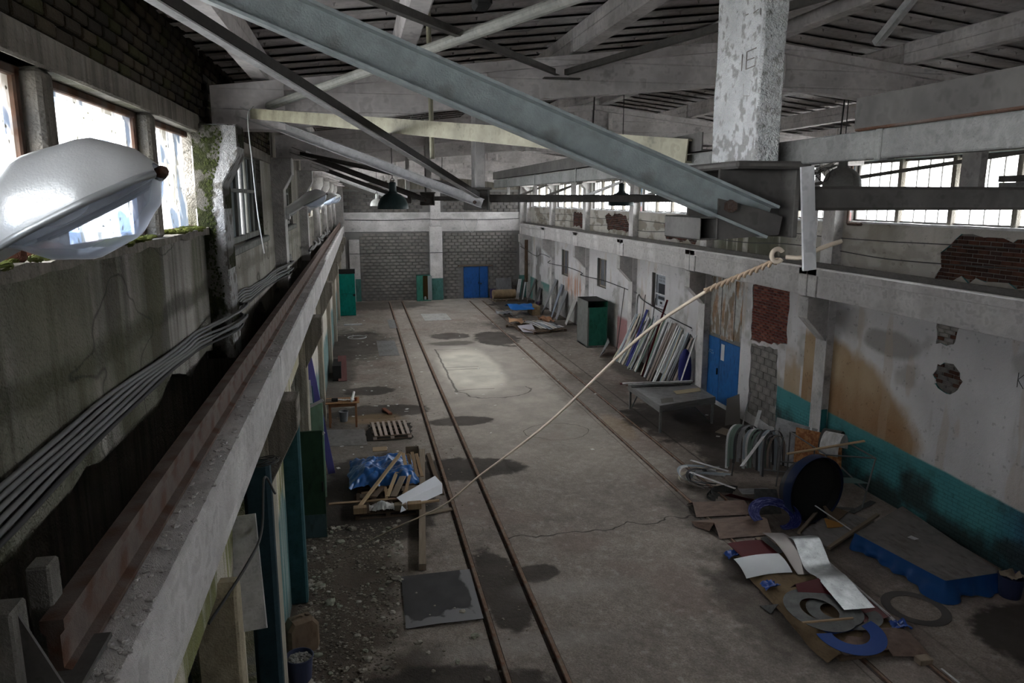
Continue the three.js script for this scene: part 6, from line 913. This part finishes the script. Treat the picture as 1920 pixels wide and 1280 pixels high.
  one('metal_ring', flat(disc(0.4, 0.56, 0, 6.2832, 0.86, 0.92), 8.32, 0.008, -9.22), mat([0.1, 0.095, 0.09], 0.8), 'thin charcoal ring lying alone on the floor', 'ring');
  one('metal_strip', box(0.035, 0.008, 0.34, 7.56, 0.012, -7.64), M.white, 'short white strip alone on the floor near the camera', 'metal strip');
}
// ---------- far end ----------
{
  const tl = mat([0.035, 0.16, 0.12], 0.55, { map: wo1 }), X0 = 3.42, X1 = 4.3, z0 = -46.95, z1 = -46.5;
  thing('locker', [['back', rbox(X0, X1, 0.05, 1.6, z0, z0 + 0.02), mat([0.16, 0.1, 0.04], 0.9)], ['side', rbox(X0, X0 + 0.02, 0.05, 1.6, z0, z1), tl], ['side', rbox(X1 - 0.02, X1, 0.05, 1.6, z0, z1), tl], ['top', rbox(X0, X1, 1.58, 1.6, z0, z1), tl], ['base', rbox(X0, X1, 0, 0.07, z0, z1), tl], ['door', rbox(X0, 3.8, 0.06, 1.58, z1, z1 + 0.02), tl], ['door', rbox(4.1, 4.36, 0.06, 1.58, z1 + 0.02, z1 + 0.04), mat([0.22, 0.25, 0.26], 0.5)]], 'green locker with one door ajar against the far pillar', 'locker');
  one('white_jug', lathe([[0, 0], [0.07, 0], [0.08, 0.12], [0.04, 0.2], [0, 0.2]], 12).translate(3.95, 0.07, -46.7), M.white, 'white jug standing inside the open green locker', 'jug');
  one('sheet', quad([8.5, 0.02, -46.6], [9.5, 0.02, -46.6], [9.5, 1.3, -47.0], [8.5, 1.3, -47.0], 0.01), mat([0.2, 0.2, 0.21], 0.5, { map: wo1 }), 'large grey sheet leaning on the far block wall', 'sheet');
  one('sheet', quad([8.12, 0.02, -46.8], [8.48, 0.02, -46.8], [8.48, 0.6, -47.05], [8.12, 0.6, -47.05], 0.01), mat([0.05, 0.04, 0.13], 0.6), 'small purple sheet beside the far blue door', 'sheet');
  pallet(8.85, -45.7, 1.6, 0.9, 6, 0.05, 'flat pallet under the kraft paper roll', M.woodGray);
  thing('paper_roll', [['paper', cyl([8.08, 0.42, -45.75], [9.52, 0.42, -45.85], 0.28, 0.28, 28), kraft], ['core', cyl([8.07, 0.42, -45.75], [8.1, 0.42, -45.752], 0.06, 0.06, 12), M.woodDark]], 'big roll of kraft paper lying on a pallet at the far end', 'roll');
  for (const [x, w, h, m, l] of [[9.55, 0.22, 1.25, M.white, 'light narrow sheet leaning in the far corner'], [9.85, 0.12, 1.2, charc, 'dark narrow sheet next to the light one in the far corner'], [9.98, 0.08, 1.15, M.white, 'thin white strip in the far corner']]) one('sheet', quad([x, 0.02, -45.9], [x + w, 0.02, -45.9], [x + w + 0.35, h, -46.6], [x + 0.35, h, -46.6], 0.01), m, l, 'sheet');
  [[10.05, -44.9, 0.5, 1.4, charc, 'dark sheet leaning by the rusty pipe'], [10.2, -43.6, 0.7, 1.0, charc, 'lower dark sheet leaning before the bare patch'], [9.75, -39.9, 0.55, 1.9, grayS, 'tall pale grey panel leaning on the whitewashed wall'], [10.0, -38.7, 0.5, 1.75, mat([0.26, 0.29, 0.35], 0.5), 'bluish grey panel leaning beside the tall pale one'], [10.05, -37.9, 0.7, 1.5, grayS, 'grey panel leaning third in the row by the cabinet'], [10.1, -36.2, 0.6, 1.2, mat([0.36, 0.35, 0.33], 0.6), 'pale panel leaning fourth in the row by the cabinet']].forEach(([x, z, w, h, m, l]) => one('panel', quad([x, 0.02, z + w / 2], [x + 0.1, 0.02, z - w / 2], [XR - 0.03, h, z - w / 2 - 0.1], [XR - 0.05, h, z + w / 2 - 0.1], 0.02), m, l, 'panel'));
  one('sheet', quad([9.5, 0.02, -41], [9.95, 0.02, -41.6], [10.2, 0.45, -41.8], [9.8, 0.5, -41.2], 0.01), mat([0.09, 0.06, 0.13], 0.6), 'low purple sheet leaning before the row of grey panels', 'sheet');
  { const x0 = 9.42, x1 = 10.3, z0 = -31.7, z1 = -30.15, h = 2.02, gm = mat([0.17, 0.175, 0.165], 0.6, { map: wo1 }), gi = mat([0.02, 0.14, 0.1], 0.55, { map: wo1 });
    thing('cabinet', [['side_panel', rbox(x0, x0 + 0.03, 0, h, z0, z1, 0.006), gm], ['side_panel', rbox(x1 - 0.03, x1, 0, h, z0, z1, 0.006), gi], ['back_panel', rbox(x0, x1, 0, h, z0, z0 + 0.03, 0.006), gi], ['top_panel', rbox(x0, x1, h - 0.03, h, z0, z1, 0.006), M.black], ['base', rbox(x0, x1, 0, 0.08, z0, z1, 0.006), gm], ['door', rbox(x0 + 0.04, x1 - 0.04, 0.09, h - 0.28, z1 - 0.05, z1 - 0.02, 0.006), gi], ['door_edge', rbox(x0 + 0.03, x0 + 0.07, 0.08, h - 0.28, z1 - 0.05, z1, 0.004), gm]], 'large grey cabinet with a dark green front by the leaning strips', 'cabinet'); }
  // bundle under blue tarpaulin and a pallet heaped with offcuts
  one('tarpaulin', shell(24, 16, (u, v) => [7.9 + 1.3 * u, 0.08 + 0.5 * Math.pow(Math.sin(Math.PI * (0.12 + 0.76 * v)), 0.5) * (0.85 + 0.25 * fb(u * 4, v * 4, 2)), -39.2 - 1.6 * v + 0.1 * u], 0.006), mat([0.01, 0.15, 0.5], 0.4), 'blue tarpaulin covering a bundle at the far end', 'tarpaulin');
  one('carton', rbox(9.15, 9.6, 0, 0.5, -40.6, -39.4), kraft, 'brown carton against the end of the blue tarpaulin bundle', 'carton');
  one('crumpled_sheet', shell(12, 10, (u, v) => [7.2 + 0.8 * u, 0.03 + 0.3 * fb(u * 4, v * 4, 3), -39.9 + 0.8 * v], 0.005), grayS, 'crumpled grey sheet before the blue tarpaulin bundle', 'sheet');
  pallet(8.35, -35.2, 1.9, 2.6, 9, 0.35, 'pallet heaped with offcuts before the grey panels', M.woodDark);
  for (let i = 0; i < 16; i++) { const k = [0, 2, 0, 3, 0, 1, 7, 0][i % 8]; one('metal_strip', ribbon([[7.55 + 0.1 * i, 0.16 + 0.02 * (i % 5), -36.3 + R(-0.4, 0.4)], [8.0 + 0.08 * i, 0.24 + R(0, 0.12), -35.4], [8.45 + 0.07 * i, 0.16 + 0.02 * (i % 4), -34.3 + R(-0.4, 0.3)]], R(0.06, 0.14), 0.005, [1, 0.1, 0.2], 10), KINDS[k][1], `${ord('of' + k)} ${KINDS[k][0]} offcut strip from the rails on the far offcut pallet`, 'metal strip', 'offcut strips on the far pallet'); }
  one('cardboard_piece', shell(8, 8, (u, v) => [7.25 + 0.7 * u, 0.16 + 0.3 * fb(u * 3, v * 3, 2), -36.6 + 1.0 * v], 0.006), mat([0.4, 0.24, 0.14], 0.9), 'orange brown cardboard at the corner of the far offcut pallet', 'cardboard');
  one('sheet', quad([7.45, 0.18, -35.3], [8.1, 0.3, -35.0], [8.1, 0.06, -33.9], [7.5, 0.06, -34.2]), mat([0.42, 0.4, 0.45], 0.5), 'pale lilac sheet sliding off the far offcut pallet', 'sheet');
  one('crumpled_sheet', shell(12, 8, (u, v) => [8.7 + 0.7 * u, 0.14 + 0.4 * fb(u * 5 + 9, v * 5, 3), -36.4 + 1.0 * v], 0.006), mat([0.28, 0.15, 0.09], 0.8), 'crumpled brown packing at the back of the far offcut pallet', 'packing');
}
// chalk marks on the whitewash
{ const mk = []; const L = (a, b) => mk.push(bar([XR - 0.004, a[1], a[0]], [XR - 0.004, b[1], b[0]], 0.012, 0.006)); L([-10.2, 3.45], [-10.2, 3.2]); L([-10.2, 3.33], [-10.08, 3.45]); L([-10.2, 3.33], [-10.08, 3.2]); const o = part(num('wall_mark'), merge(mk), M.black, scene); settle(o); tag(o, 'dark letter like mark on the whitewashed wall', 'mark'); }

renderer.render(scene, camera);
